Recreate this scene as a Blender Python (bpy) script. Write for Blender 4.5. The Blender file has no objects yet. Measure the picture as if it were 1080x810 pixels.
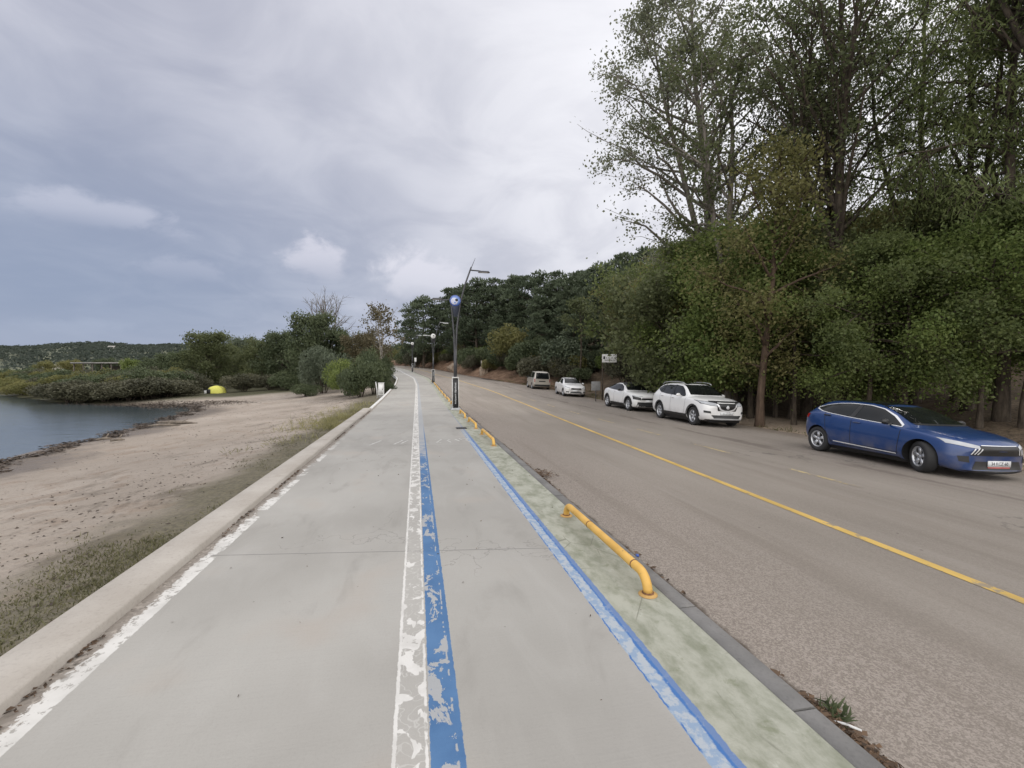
import bpy, bmesh, math, random
import numpy as np
from mathutils import Vector, Matrix
from mathutils.bvhtree import BVHTree

R = math.radians
scene = bpy.context.scene
COL = scene.collection

# ------------------------------------------------------------ camera
CAM_Z = 1.65
cam_data = bpy.data.cameras.new("camera")
cam_data.sensor_width = 36.0
cam_data.lens = 16.0
cam_data.clip_start = 0.05
cam_data.clip_end = 6000
cam = bpy.data.objects.new("camera", cam_data)
COL.objects.link(cam)
cam.location = (0, 0, CAM_Z)
cam.rotation_euler = (R(90 - 1.55), 0, 0)
scene.camera = cam

# ------------------------------------------------------------ view
scene.render.resolution_x, scene.render.resolution_y = 1024, 768
scene.view_settings.view_transform = 'Standard'
scene.view_settings.look = 'None'
scene.view_settings.gamma = 1.0
scene.view_settings.exposure = 0.12
scene.view_settings.use_curve_mapping = False
scene.cycles.max_bounces = 6
scene.cycles.transparent_max_bounces = 6
scene.cycles.use_denoising = True

# ------------------------------------------------------------ node helper
class NT:
    def __init__(self, tree):
        self.t = tree
        tree.nodes.clear()
    def n(self, typ, ins=None, **props):
        nd = self.t.nodes.new(typ)
        for k, v in props.items():
            setattr(nd, k, v)
        for k, v in (ins or {}).items():
            s = nd.inputs[k]
            if isinstance(v, bpy.types.NodeSocket):
                self.t.links.new(v, s)
            else:
                if s.type == 'RGBA' and not isinstance(v, (int, float)) and len(v) == 3:
                    v = (*v, 1)
                s.default_value = v
        return nd
    def m(self, op, a, b=None, c=None, clamp=False):
        ins = {0: a}
        if b is not None: ins[1] = b
        if c is not None: ins[2] = c
        return self.n('ShaderNodeMath', ins, operation=op, use_clamp=clamp).outputs[0]
    def mix(self, f, a, b, blend='MIX'):
        nd = self.n('ShaderNodeMix', data_type='RGBA', blend_type=blend)
        for k, v in ((0, f), (6, a), (7, b)):
            s = nd.inputs[k]
            if isinstance(v, bpy.types.NodeSocket): self.t.links.new(v, s)
            else: s.default_value = v if k == 0 else ((*v, 1) if len(v) == 3 else v)
        return nd.outputs[2]
    def noise(self, vec, scale, detail=4, rough=.55, dist=0.0):
        return self.n('ShaderNodeTexNoise', {'Vector': vec, 'Scale': scale, 'Detail': detail, 'Roughness': rough, 'Distortion': dist}).outputs[0]
    def voro(self, vec, scale, out=0, feature='F1'):
        return self.n('ShaderNodeTexVoronoi', {'Vector': vec, 'Scale': scale}, feature=feature).outputs[out]
    def ss(self, x, a, b):           # smoothstep a..b (a may exceed b)
        nd = self.n('ShaderNodeMapRange', {'Value': x, 'From Min': a, 'From Max': b, 'To Min': 0.0, 'To Max': 1.0}, interpolation_type='SMOOTHSTEP')
        return nd.outputs[0]
    def band(self, x, a, b, e):      # 1 inside a..b with soft edge e
        return self.m('MULTIPLY', self.ss(x, a - e, a + e), self.ss(x, b + e, b - e))
    def scalev(self, vec, xyz):
        return self.n('ShaderNodeVectorMath', {0: vec, 1: xyz}, operation='MULTIPLY').outputs[0]

# ------------------------------------------------------------ sky (overcast, brighter towards the right where the sun hides)
SUN_EL, SUN_AZ = R(42), R(50)        # azimuth measured from +Y towards +X
sun_dir = Vector((math.sin(SUN_AZ) * math.cos(SUN_EL), math.cos(SUN_AZ) * math.cos(SUN_EL), math.sin(SUN_EL)))
world = bpy.data.worlds.new("World")
scene.world = world
world.use_nodes = True
w = NT(world.node_tree)
tc = w.n('ShaderNodeTexCoord').outputs['Generated']
sx = w.n('ShaderNodeSeparateXYZ', {0: tc})
X, Y, Z = sx.outputs
sky = w.n('ShaderNodeTexSky', sky_type='NISHITA', sun_disc=False, sun_elevation=SUN_EL, sun_rotation=SUN_AZ, altitude=20, air_density=1.0, dust_density=2.0, ozone_density=1.0).outputs[0]
zz = w.m('ADD', w.m('MAXIMUM', Z, 0.0), 0.22)
cv = w.n('ShaderNodeCombineXYZ', {0: w.m('DIVIDE', X, zz), 1: w.m('DIVIDE', Y, zz), 2: 0.0}).outputs[0]
n1 = w.noise(cv, 0.9, 5, .5, .4)
n2 = w.noise(cv, 2.6, 6, .55, .6)
n3 = w.noise(w.scalev(tc, (1, 1, 1.4)), 6.0, 8, .62, .5)
n4 = w.noise(w.scalev(tc, (1, 1, 1.8)), 17.0, 6, .6, .6)
base = w.mix(w.ss(w.m('ADD', w.m('MULTIPLY', n1, .55), w.m('MULTIPLY', n2, .45)), .38, .62), (.310, .328, .412), (.505, .516, .585))
# blue-grey clear band low on the left
lf = w.m('MULTIPLY', w.ss(X, .25, -.75), w.ss(Z, .62, .06))
base = w.mix(w.m('MULTIPLY', lf, .86), base, (.215, .272, .390))
# pale air along the horizon
base = w.mix(w.m('MULTIPLY', w.ss(Z, .16, .0), .35), base, (.41, .445, .545))
# brightness round the veiled sun
dt = w.n('ShaderNodeVectorMath', {0: tc, 1: tuple(sun_dir)}, operation='DOT_PRODUCT').outputs['Value']
gl = w.m('POWER', w.m('MAXIMUM', dt, 0.0), 2.6)
base = w.mix(w.m('MULTIPLY', gl, .90, clamp=True), base, (.88, .88, .90))
base = w.mix(w.m('MULTIPLY', w.m('MULTIPLY', w.ss(X, -.25, .45), w.ss(Z, .05, .5)), w.m('MULTIPLY', w.ss(n2, .35, .6), .55)), base, (.87, .88, .91))
# overhead brighter than the flanks, as under any overcast
base = w.mix(w.m('MULTIPLY', w.ss(Z, .55, .98), .8), base, (1.15, 1.13, 1.16))
# added brightness in the unseen sky behind the viewer, lighting tree fronts and cars
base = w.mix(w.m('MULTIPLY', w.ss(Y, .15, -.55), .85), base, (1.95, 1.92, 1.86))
# cumulus heads standing low in the north
def puff(px, py, rx, ry):
    az, el = math.atan((px - 540) / 480), math.atan((392 - py) / 480 * math.cos(math.atan((px - 540) / 480)))
    c = Vector((math.sin(az) * math.cos(el), math.cos(az) * math.cos(el), math.sin(el)))
    rt = Vector((math.cos(az), -math.sin(az), 0)); up = rt.cross(c)
    a = w.n('ShaderNodeVectorMath', {0: tc, 1: tuple(rt)}, operation='DOT_PRODUCT').outputs['Value']
    b = w.m('SUBTRACT', w.n('ShaderNodeVectorMath', {0: tc, 1: tuple(up)}, operation='DOT_PRODUCT').outputs['Value'], 0.0)
    a = w.m('DIVIDE', a, rx); b = w.m('DIVIDE', b, ry)
    front = w.ss(w.n('ShaderNodeVectorMath', {0: tc, 1: tuple(c)}, operation='DOT_PRODUCT').outputs['Value'], .5, .8)
    r = w.m('SQRT', w.m('ADD', w.m('MULTIPLY', a, a), w.m('MULTIPLY', b, b)))
    r = w.m('ADD', r, w.m('ADD', w.m('MULTIPLY', w.m('SUBTRACT', n3, .5), 2.6), w.m('MULTIPLY', w.m('SUBTRACT', n4, .5), 1.2)))
    return w.m('MULTIPLY', w.m('MULTIPLY', w.ss(r, 1.05, .35), front), w.ss(b, -1.2, .5))
for (px, py, rx, ry, s_, c_) in ((440, 292, .105, .075, 1.0, (.60, .605, .675)), (336, 276, .062, .05, .95, (.53, .54, .62)), (378, 325, .07, .03, .5, (.48, .505, .60)),
                             (115, 228, .11, .030, .7, (.46, .485, .58)), (190, 285, .07, .026, .4, (.42, .45, .55)), (80, 345, .09, .02, .3, (.37, .42, .53)), (560, 305, .05, .03, .5, (.54, .56, .64))):
    base = w.mix(w.m('MULTIPLY', puff(px, py, rx, ry), s_), base, c_)
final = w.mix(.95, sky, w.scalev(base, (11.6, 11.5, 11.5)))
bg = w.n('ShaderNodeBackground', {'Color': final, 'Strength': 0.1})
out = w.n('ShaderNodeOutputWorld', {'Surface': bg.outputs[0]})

sun_data = bpy.data.lights.new("sun", 'SUN')
sun_data.energy = 1.5
sun_data.angle = R(14)
sun_data.color = (1.0, .95, .88)
sun = bpy.data.objects.new("sun", sun_data)
COL.objects.link(sun)
sun.rotation_euler = (-sun_dir).to_track_quat('-Z', 'Y').to_euler()

# ------------------------------------------------------------ materials
def mat(name):
    m = bpy.data.materials.new(name)
    m.use_nodes = True
    return m, NT(m.node_tree)

def finish(m, t, color, rough=.8, bump=None, bstr=.3, bdist=.02, spec=.5, metal=0.0, coat=0.0, **extra):
    ins = {'Base Color': color, 'Roughness': rough, 'Metallic': metal, 'Specular IOR Level': spec, 'Coat Weight': coat}
    ins.update(extra)
    if bump is not None:
        ins['Normal'] = t.n('ShaderNodeBump', {'Height': bump, 'Strength': bstr, 'Distance': bdist}).outputs[0]
    p = t.n('ShaderNodeBsdfPrincipled', ins)
    t.n('ShaderNodeOutputMaterial', {'Surface': p.outputs[0]})
    return m

def simple(name, c, rough=.6, metal=0.0, var=.12, scale=6.0, coat=0.0, spec=.5):
    m, t = mat(name)
    v = t.n('ShaderNodeTexCoord').outputs['Object']
    f = t.noise(v, scale, 4)
    dark = tuple(x * (1 - var) for x in c); lite = tuple(min(1, x * (1 + var)) for x in c)
    return finish(m, t, t.mix(t.ss(f, .3, .7), dark, lite), rough, metal=metal, coat=coat, spec=spec)

def su(t):
    uv = t.n('ShaderNodeUVMap', uv_map='su').outputs[0]
    s = t.n('ShaderNodeSeparateXYZ', {0: uv})
    return uv, s.outputs[0], s.outputs[1]

def leaf_mat(name, dark, lite, trans=.35, odd=None):
    m, t = mat(name)
    a = t.n('ShaderNodeAttribute', attribute_name='tint', attribute_type='GEOMETRY').outputs['Fac']
    oi = t.n('ShaderNodeObjectInfo').outputs['Random']
    f = t.m('ADD', a, t.m('MULTIPLY', t.m('SUBTRACT', oi, .5), .35), clamp=True)
    c = t.mix(f, dark, lite)
    if odd:
        c = t.mix(t.ss(a, .90, .97), c, odd)
    d = t.n('ShaderNodeBsdfPrincipled', {'Base Color': c, 'Roughness': .6, 'Specular IOR Level': .3})
    tr = t.n('ShaderNodeBsdfTranslucent', {'Color': c})
    mx = t.n('ShaderNodeMixShader', {0: trans, 1: d.outputs[0], 2: tr.outputs[0]})
    t.n('ShaderNodeOutputMaterial', {'Surface': mx.outputs[0]})
    return m

def bark_mat(name, c1, c2):
    m, t = mat(name)
    v = t.scalev(t.n('ShaderNodeTexCoord').outputs['Object'], (1, 1, .25))
    f = t.noise(v, 9, 6, .65)
    return finish(m, t, t.mix(t.ss(f, .3, .7), c1, c2), .9, bump=f, bstr=.8, bdist=.04, spec=.2)

M = {}
def make_path_mat():
    m, t = mat('path_concrete')
    uv, s, u = su(t)
    lo = t.noise(uv, .45, 4, .5)
    mid = t.noise(t.scalev(uv, (.6, 1.6, 1)), 1.5, 5, .6, .5)
    fi = t.noise(uv, 70, 3, .6)
    c = t.mix(t.ss(lo, .3, .72), (.272, .262, .242), (.338, .328, .306))
    c = t.mix(t.m('MULTIPLY', t.ss(mid, .50, .72), .35), c, (.37, .36, .34))
    c = t.mix(t.m('MULTIPLY', t.ss(mid, .48, .28), .5), c, (.225, .215, .197))
    c = t.mix(t.m('MULTIPLY', t.ss(fi, .45, .75), .16), c, (.22, .21, .195))
    # warm stains
    st = t.ss(t.noise(uv, .9, 3, .5), .56, .74)
    c = t.mix(t.m('MULTIPLY', st, .4), c, (.335, .288, .247))
    brm = t.noise(t.scalev(uv, (9, .35, 1)), 9, 3, .6)
    c = t.mix(t.m('MULTIPLY', t.ss(brm, .45, .7), .10), c, (.25, .24, .225))
    hc = t.m('MULTIPLY', t.ss(t.voro(t.n('ShaderNodeVectorMath', {0: uv, 1: t.n('ShaderNodeTexNoise', {'Vector': uv, 'Scale': 3.0, 'Detail': 5}).outputs['Color']}, operation='ADD').outputs[0], .33, 0, 'DISTANCE_TO_EDGE'), .0035, .001), t.ss(t.noise(uv, .35, 2), .50, .56))
    c = t.mix(t.m('MULTIPLY', hc, .45), c, (.16, .15, .14))
    # small dark specks
    sp = t.m('MULTIPLY', t.ss(t.voro(uv, 5.0), .045, .02), t.ss(t.noise(uv, 1.1, 2), .5, .6))
    c = t.mix(t.m('MULTIPLY', sp, .7), c, (.07, .06, .05))
    # green strip and moss beside the kerb
    gm = t.ss(t.m('ADD', u, t.m('MULTIPLY', t.m('SUBTRACT', fi, .5), .01)), 1.322, 1.33)
    gn = t.noise(t.scalev(uv, (1.3, 2.2, 1)), 2.4, 8, .68, .15)
    g = t.mix(t.ss(gn, .32, .62), (.19, .20, .148), (.335, .338, .285))
    g = t.mix(t.m('MULTIPLY', t.ss(t.noise(uv, 6.5, 7, .72, .3), .58, .68), .55), g, (.15, .165, .10))
    crk = t.ss(t.voro(t.scalev(uv, (.9, 1.7, 1)), 1.6, 0, 'DISTANCE_TO_EDGE'), .012, .004)
    g = t.mix(t.m('MULTIPLY', t.m('MULTIPLY', crk, t.ss(t.noise(uv, 1.7), .5, .6)), .6), g, (.12, .12, .09))
    g = t.mix(t.m('MULTIPLY', t.ss(t.noise(uv, 9, 4, .6), .6, .7), t.m('MULTIPLY', .6, t.ss(gn, .5, .65))), g, (.52, .53, .47))
    c = t.mix(gm, c, g)
    # joints
    sk = t.m('ADD', s, t.m('MULTIPLY', u, .15))
    jd = t.m('ABSOLUTE', t.m('SUBTRACT', t.m('MODULO', t.m('ADD', sk, 1.87), 6.1), .0))
    jm = t.m('MULTIPLY', t.ss(jd, .016, .008), t.ss(u, 1.335, 1.32))
    c = t.mix(t.m('MULTIPLY', jm, .75), c, (.15, .145, .14))
    rag = t.m('MULTIPLY', t.m('SUBTRACT', t.noise(uv, 4.0, 6, .7), .5), .26)
    ragf = t.m('MULTIPLY', t.m('SUBTRACT', t.noise(uv, 22, 5, .65), .5), .07)
    # left worn white line + gravel strip
    ul = t.m('ADD', u, t.m('ADD', rag, ragf))
    wl = t.m('MULTIPLY', t.ss(ul, -1.868, -1.856), t.ss(t.m('ADD', u, t.m('MULTIPLY', ragf, .25)), -1.752, -1.758))
    gone = t.ss(t.m('ADD', t.noise(uv, 2.6, 7, .7), t.m('MULTIPLY', t.ss(s, 2.0, 9.0), .13)), .63, .60)
    chips = t.ss(t.noise(uv, 15, 6, .7), .59, .57)
    farw = t.ss(s, 13.0, 8.0)
    wl = t.m('MULTIPLY', t.m('MULTIPLY', t.m('MULTIPLY', wl, gone), t.m('MULTIPLY', chips, farw)), t.m('ADD', .62, t.m('MULTIPLY', .38, t.ss(t.noise(uv, 3.3, 4), .35, .6))))
    grav = t.ss(t.m('ADD', u, t.m('MULTIPLY', rag, 1.1)), -1.82, -1.86)
    gv = t.mix(t.voro(uv, 45, 1), (.10, .085, .07), (.38, .34, .30))
    gv = t.mix(t.ss(t.noise(uv, 8, 5), .4, .6), gv, (.20, .175, .15))
    c = t.mix(t.m('MULTIPLY', grav, .9), c, gv)
    c = t.mix(wl, c, (.56, .55, .53))
    # centre stripe: worn white half
    ue = t.m('ADD', u, t.m('MULTIPLY', ragf, .3))
    inw = t.band(ue, -.115, .040, .002)
    blob = t.noise(t.scalev(uv, (.75, 1.0, 1)), 10.5, 3, .5, .4)
    wlow = t.m('MULTIPLY', t.m('SUBTRACT', t.noise(uv, .6, 2), .5), .30)
    bl = t.ss(t.m('ADD', blob, t.m('ADD', wlow, t.m('MULTIPLY', t.ss(s, 3.0, 11.0), .11))), .585, .60)
    ring = t.band(t.noise(uv, 12, 2, .4), .49, .515, .006)
    edge = t.m('MAXIMUM', t.band(ue, -.115, -.097, .002), t.m('MULTIPLY', t.band(ue, .026, .040, .002), t.ss(t.noise(uv, 7, 3), .42, .46)))
    wc = t.m('MULTIPLY', inw, t.m('MAXIMUM', t.m('MAXIMUM', bl, edge), t.m('MULTIPLY', ring, .35)))
    c = t.mix(inw, c, t.mix(.3, c, (.40, .39, .37)))
    c = t.mix(t.m('MULTIPLY', wc, t.m('ADD', .62, t.m('MULTIPLY', .34, t.ss(t.noise(uv, 6, 5), .35, .6)))), c, (.58, .57, .55))
    # centre stripe: blue half
    inb = t.band(ue, .048, .195, .002)
    bw = t.noise(t.scalev(uv, (1, 1.4, 1)), 4.2, 6, .66, .5)
    fade = t.ss(t.m('ADD', s, t.m('MULTIPLY', t.m('SUBTRACT', t.noise(t.scalev(uv, (1, 0, 0)), .9, 3), .5), 7.0)), 12.0, 8.0)
    keep = t.m('MULTIPLY', t.ss(t.m('ADD', bw, t.m('MULTIPLY', t.m('SUBTRACT', t.noise(uv, 1.3, 2), .5), .22)), t.m('ADD', .43, t.m('MULTIPLY', t.ss(s, 6.0, 14.0), .10)), t.m('ADD', .445, t.m('MULTIPLY', t.ss(s, 6.0, 14.0), .10))), fade)
    edb = t.m('MULTIPLY', t.band(ue, .172, .195, .003), t.ss(s, 15.0, 11.0))
    flake = t.m('MULTIPLY', t.band(t.m('ADD', u, t.m('MULTIPLY', rag, .15)), .155, .165, .002), t.ss(t.noise(uv, 9, 4), .5, .54))
    keep = t.m('MAXIMUM', t.m('MULTIPLY', keep, t.m('SUBTRACT', 1.0, flake)), edb)
    blue = t.mix(t.ss(t.noise(uv, 3, 5), .3, .7), (.050, .122, .255), (.075, .162, .310))
    c = t.mix(inb, c, t.mix(.55, c, (.31, .335, .37)))
    c = t.mix(t.m('MULTIPLY', inb, keep), c, blue)
    # right blue line: crisp right third, flaked left part
    ur = t.m('ADD', u, t.m('MULTIPLY', ragf, .35))
    inr = t.band(ur, 1.195, 1.335, .003)
    strong = t.m('MAXIMUM', t.ss(t.m('ADD', ur, t.m('MULTIPLY', rag, .25)), 1.276, 1.288), t.m('MULTIPLY', t.band(ur, 1.195, 1.206, .002), t.ss(t.noise(uv, 5, 4), .45, .5)))
    chipr = t.m('MULTIPLY', t.ss(t.noise(uv, 12, 5, .6), .57, .60), .8)
    pale = t.mix(t.ss(t.noise(uv, 14, 5, .65), .44, .56), (.215, .29, .40), (.34, .375, .415))
    rb = t.mix(t.m('MULTIPLY', strong, t.m('SUBTRACT', 1.0, t.m('MULTIPLY', chipr, .4))), pale, (.045, .135, .345))
    c = t.mix(t.m('MULTIPLY', inr, t.ss(s, 14.5, 10.5)), c, rb)
    c = t.mix(t.m('MULTIPLY', t.band(ur, 1.30, 1.335, .004), t.m('MULTIPLY', .6, t.ss(s, 26.0, 12.0))), c, (.16, .21, .33))
    bmp = t.m('ADD', t.m('ADD', t.m('MULTIPLY', fi, .5), t.m('MULTIPLY', brm, .5)), t.m('SUBTRACT', t.m('MULTIPLY', t.voro(uv, 45), grav), t.m('MULTIPLY', jm, 2.0)))
    return finish(m, t, c, t.mix(lo, (.62, .62, .62), (.8, .8, .8)), bump=bmp, bstr=.25, bdist=.01, spec=.35)
M['path'] = make_path_mat()

def make_road_mat():
    m, t = mat('asphalt')
    uv, s, u = su(t)
    lo = t.noise(t.scalev(uv, (.25, 1, 1)), .7, 4, .55)
    c = t.mix(t.ss(lo, .3, .7), (.215, .188, .159), (.282, .250, .216))
    agg = t.voro(uv, 75, 1)
    agg2 = t.voro(uv, 160, 1)
    sepa = t.n('ShaderNodeSeparateXYZ', {0: agg}).outputs[0]
    sepb = t.n('ShaderNodeSeparateXYZ', {0: agg2}).outputs[1]
    chipz = t.ss(t.m('ADD', t.m('MULTIPLY', sepa, .5), t.m('MULTIPLY', sepb, .5)), .25, .80)
    gz = t.m('ADD', u, t.m('MULTIPLY', t.m('SUBTRACT', t.noise(uv, 1.2, 5), .5), 1.6))
    worn = t.m('MULTIPLY', t.ss(gz, 4.3, 2.2), .9)
    worn = t.m('MAXIMUM', worn, t.m('MULTIPLY', t.ss(gz, 7.5, 10.5), .45))
    gravc = t.mix(chipz, (.205, .173, .148), (.340, .294, .257))
    c = t.mix(t.m('MULTIPLY', worn, .85), c, gravc)
    c = t.mix(.16, c, t.mix(chipz, (.10, .09, .08), (.36, .33, .30)))
    # wheel tracks and patched bands along the lanes
    trk = t.m('MULTIPLY', t.ss(t.noise(t.scalev(uv, (.08, 1.6, 1)), 1.4, 4, .6), .50, .66), .40)
    c = t.mix(trk, c, (.185, .158, .132))
    c = t.mix(t.m('MULTIPLY', t.ss(t.noise(t.scalev(uv, (.12, 1.4, 1)), 1.1, 5, .6), .56, .70), .30), c, (.31, .28, .25))
    crk = t.ss(t.voro(t.scalev(t.n('ShaderNodeVectorMath', {0: uv, 1: t.n('ShaderNodeTexNoise', {'Vector': uv, 'Scale': 2.0, 'Detail': 4}).outputs['Color']}, operation='ADD').outputs[0], (.35, .9, 1)), .55, 0, 'DISTANCE_TO_EDGE'), .010, .003)
    c = t.mix(t.m('MULTIPLY', t.m('MULTIPLY', crk, t.ss(u, 5.5, 8.0)), t.m('MULTIPLY', .6, t.ss(t.noise(uv, .4), .48, .58))), c, (.09, .08, .07))
    # dirt in the gutter and at the parking edge
    dn = t.m('MULTIPLY', t.m('SUBTRACT', t.noise(uv, 2.5, 6, .65), .5), .5)
    gut = t.ss(t.m('ADD', u, t.m('MULTIPLY', dn, .45)), 2.02, 1.97)
    c = t.mix(t.m('MULTIPLY', gut, .85), c, (.075, .058, .045))
    edge = t.ss(t.m('ADD', u, t.m('MULTIPLY', dn, 3.0)), 11.6, 12.8)
    c = t.mix(t.m('MULTIPLY', t.m('MULTIPLY', edge, t.ss(s, 50.0, 35.0)), .65), c, (.17, .135, .105))
    # dried puddle stain beside the blue hatchback's bay
    stn = t.m('MULTIPLY', t.band(t.m('ADD', u, t.m('MULTIPLY', dn, 1.2)), 8.9, 9.35, .12), t.m('MULTIPLY', t.ss(t.noise(t.scalev(uv, (.25, 1, 1)), 1.2, 4), .46, .56), .6))
    c = t.mix(stn, c, (.12, .098, .082))
    dot = t.m('MULTIPLY', t.ss(t.voro(uv, 3.1), .06, .035), t.ss(t.noise(uv, .8, 2), .5, .58))
    c = t.mix(t.m('MULTIPLY', dot, .7), c, (.06, .05, .04))
    bmp = t.m('ADD', t.m('MULTIPLY', chipz, t.m('ADD', worn, .35)), t.noise(uv, 120, 2))
    return finish(m, t, c, .82, bump=bmp, bstr=.55, bdist=.012, spec=.35)
M['road'] = make_road_mat()

def line_mat(name, paint, under, wear, scale=5):
    m, t = mat(name)
    uv, s, u = su(t)
    n = t.noise(uv, scale, 6, .7)
    f = t.ss(n, wear, wear + .05)
    pc = t.mix(t.ss(t.noise(uv, 1.2, 4), .35, .65), tuple(x * .8 for x in paint), paint)
    return finish(m, t, t.mix(f, under, pc), .75, bump=t.noise(uv, 120, 2), bstr=.4, bdist=.01, spec=.3)
M['yellow_line'] = line_mat('yellow_road_paint', (.56, .38, .11), (.28, .23, .16), .38)
M['dash'] = line_mat('faded_lane_paint', (.46, .37, .20), (.25, .218, .18), .47)
M['white_mark'] = line_mat('faded_white_paint', (.58, .575, .56), (.37, .36, .34), .47, 14)

def make_kerb_mat(name, a, b, moss):
    m, t = mat(name)
    v = t.n('ShaderNodeTexCoord').outputs['Object']
    n = t.noise(v, 1.3, 6, .6)
    c = t.mix(t.ss(n, .3, .7), a, b)
    c = t.mix(t.m('MULTIPLY', t.ss(t.noise(v, 4, 6, .7), .55, .7), .4), c, moss)
    gm = t.n('ShaderNodeNewGeometry').outputs['Normal']
    c = t.mix(t.m('MULTIPLY', t.ss(t.noise(v, 40, 3), .5, .7), .18), c, tuple(x * .5 for x in a))
    return finish(m, t, c, .85, bump=t.noise(v, 60, 4), bstr=.3, bdist=.01, spec=.3)
M['kerb_wall'] = make_kerb_mat('kerb_wall_concrete', (.325, .297, .265), (.40, .373, .34), (.26, .232, .20))
M['kerb'] = make_kerb_mat('kerb_stone', (.125, .122, .118), (.20, .195, .19), (.27, .255, .235))

def make_ground_mat():
    m, t = mat('ground_soil_and_sand')
    uv, s, u = su(t)
    P3 = t.n('ShaderNodeNewGeometry').outputs['Position']
    z = t.n('ShaderNodeSeparateXYZ', {0: P3}).outputs[2]
    lo = t.noise(P3, .25, 5, .55)
    mid = t.noise(P3, 1.4, 6, .62, .5)
    fi = t.noise(P3, 14, 5, .65)
    sand = t.mix(t.ss(lo, .3, .7), (.262, .226, .192), (.340, .298, .258))
    sand = t.mix(t.m('MULTIPLY', t.ss(mid, .53, .66), .55), sand, (.22, .168, .128))
    sand = t.mix(t.m('MULTIPLY', t.ss(fi, .55, .72), .5), sand, (.16, .122, .095))
    peb = t.m('MULTIPLY', t.ss(t.voro(P3, 6.5), .16, .09), t.ss(t.noise(P3, 2.2), .47, .56))
    sand = t.mix(t.m('MULTIPLY', peb, .8), sand, (.085, .065, .05))
    fp = t.m('MULTIPLY', t.ss(t.voro(t.scalev(P3, (1, 1, 0)), 1.15), .30, .18), t.ss(t.noise(P3, .5, 3), .42, .56))
    sand = t.mix(t.m('MULTIPLY', fp, .35), sand, (.21, .168, .135))
    # streaks of dark debris lying along the beach
    strk = t.noise(t.scalev(uv, (.75, 1.2, 1)), .8, 8, .72, .4)
    sand = t.mix(t.m('MULTIPLY', t.m('MULTIPLY', t.ss(strk, .50, .64), .75), t.ss(u, -10.5, -4.0)), sand, (.115, .095, .075))
    # grassy dark soil beside the wall
    gn = t.m('ADD', u, t.m('MULTIPLY', t.m('SUBTRACT', t.noise(P3, .8, 5), .5), 2.2))
    near = t.ss(gn, -4.6, -3.3)
    sand = t.mix(t.m('MULTIPLY', near, .85), sand, t.mix(t.ss(fi, .4, .6), (.075, .068, .045), (.13, .118, .075)))
    # wet rim
    wet = t.ss(t.m('ADD', z, t.m('MULTIPLY', t.m('SUBTRACT', mid, .5), .25)), -1.07, -1.24)
    sand = t.mix(t.m('MULTIPLY', wet, .8), sand, (.10, .08, .062))
    veg = t.m('MULTIPLY', t.ss(t.m('ADD', s, t.m('MULTIPLY', t.m('SUBTRACT', lo, .5), 5.0)), 46.0, 50.0), t.ss(z, -1.6, -1.4))
    sand = t.mix(veg, sand, t.mix(t.ss(fi, .4, .6), (.05, .055, .03), (.10, .09, .055)))
    litter = t.mix(t.ss(fi, .38, .62), (.055, .042, .030), (.15, .11, .075))
    litter = t.mix(t.m('MULTIPLY', t.ss(mid, .5, .65), .5), litter, (.20, .15, .10))
    track = t.m('MULTIPLY', t.band(t.m('ADD', u, t.m('MULTIPLY', t.m('SUBTRACT', mid, .5), 1.3)), 13.2, 16.2, .5), t.ss(s, 34.0, 24.0))
    litter = t.mix(t.m('MULTIPLY', track, .85), litter, t.mix(t.ss(fi, .4, .65), (.42, .34, .265), (.30, .235, .18)))
    red = t.m('MULTIPLY', t.ss(s, 36.0, 44.0), t.ss(t.m('ADD', u, t.m('MULTIPLY', t.m('SUBTRACT', mid, .5), 5.0)), 17.5, 13.5))
    litter = t.mix(t.m('MULTIPLY', red, .75), litter, t.mix(t.ss(mid, .4, .62), (.13, .075, .048), (.235, .15, .10)))
    c = t.mix(t.ss(u, 5.0, 6.0), sand, litter)
    bmp = t.m('ADD', t.m('SUBTRACT', t.m('MULTIPLY', t.noise(P3, 3.5, 5, .6), 1.6), t.m('MULTIPLY', fp, .8)), t.m('ADD', t.m('MULTIPLY', fi, .5), t.m('MULTIPLY', t.voro(P3, 2.3), .5)))
    rough = t.mix(wet, (.92, .92, .92), (.45, .45, .45))
    return finish(m, t, c, rough, bump=bmp, bstr=.7, bdist=.09, spec=.25)
M['ground'] = make_ground_mat()

def make_water_mat():
    m, t = mat('lake_water')
    P3 = t.n('ShaderNodeNewGeometry').outputs['Position']
    h = t.m('ADD', t.noise(t.scalev(P3, (.8, 1.6, 1)), 1.4, 5, .6), t.m('MULTIPLY', t.noise(P3, .25, 3), .8))
    c = t.mix(t.ss(t.noise(P3, .06, 4), .35, .65), (.045, .060, .066), (.075, .090, .092))
    return finish(m, t, c, .12, bump=h, bstr=.18, bdist=.12, spec=.5)
M['water'] = make_water_mat()

M['bark'] = bark_mat('dark_bark', (.035, .028, .022), (.10, .08, .062))
M['bark_grey'] = bark_mat('grey_bark', (.10, .088, .074), (.21, .185, .16))
M['bark_brown'] = bark_mat('brown_bark', (.050, .035, .025), (.115, .080, .058))
M['bark_pale'] = bark_mat('pale_bark', (.22, .20, .175), (.38, .35, .31))
M['leaf_poplar'] = leaf_mat('poplar_leaves', (.110, .125, .076), (.205, .215, .138), .45)
M['leaf_dark'] = leaf_mat('dark_tree_leaves', (.072, .088, .038), (.150, .168, .078), .5)
M['leaf_fresh'] = leaf_mat('fresh_green_leaves', (.100, .145, .038), (.215, .255, .082), .5)
M['leaf_olive'] = leaf_mat('olive_yellow_leaves', (.118, .122, .042), (.245, .228, .094), .5)
M['leaf_droop'] = leaf_mat('hanging_foliage', (.080, .108, .038), (.175, .205, .074), .5)
M['needle'] = leaf_mat('pine_needles', (.048, .066, .038), (.112, .138, .082), .25)
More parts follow.
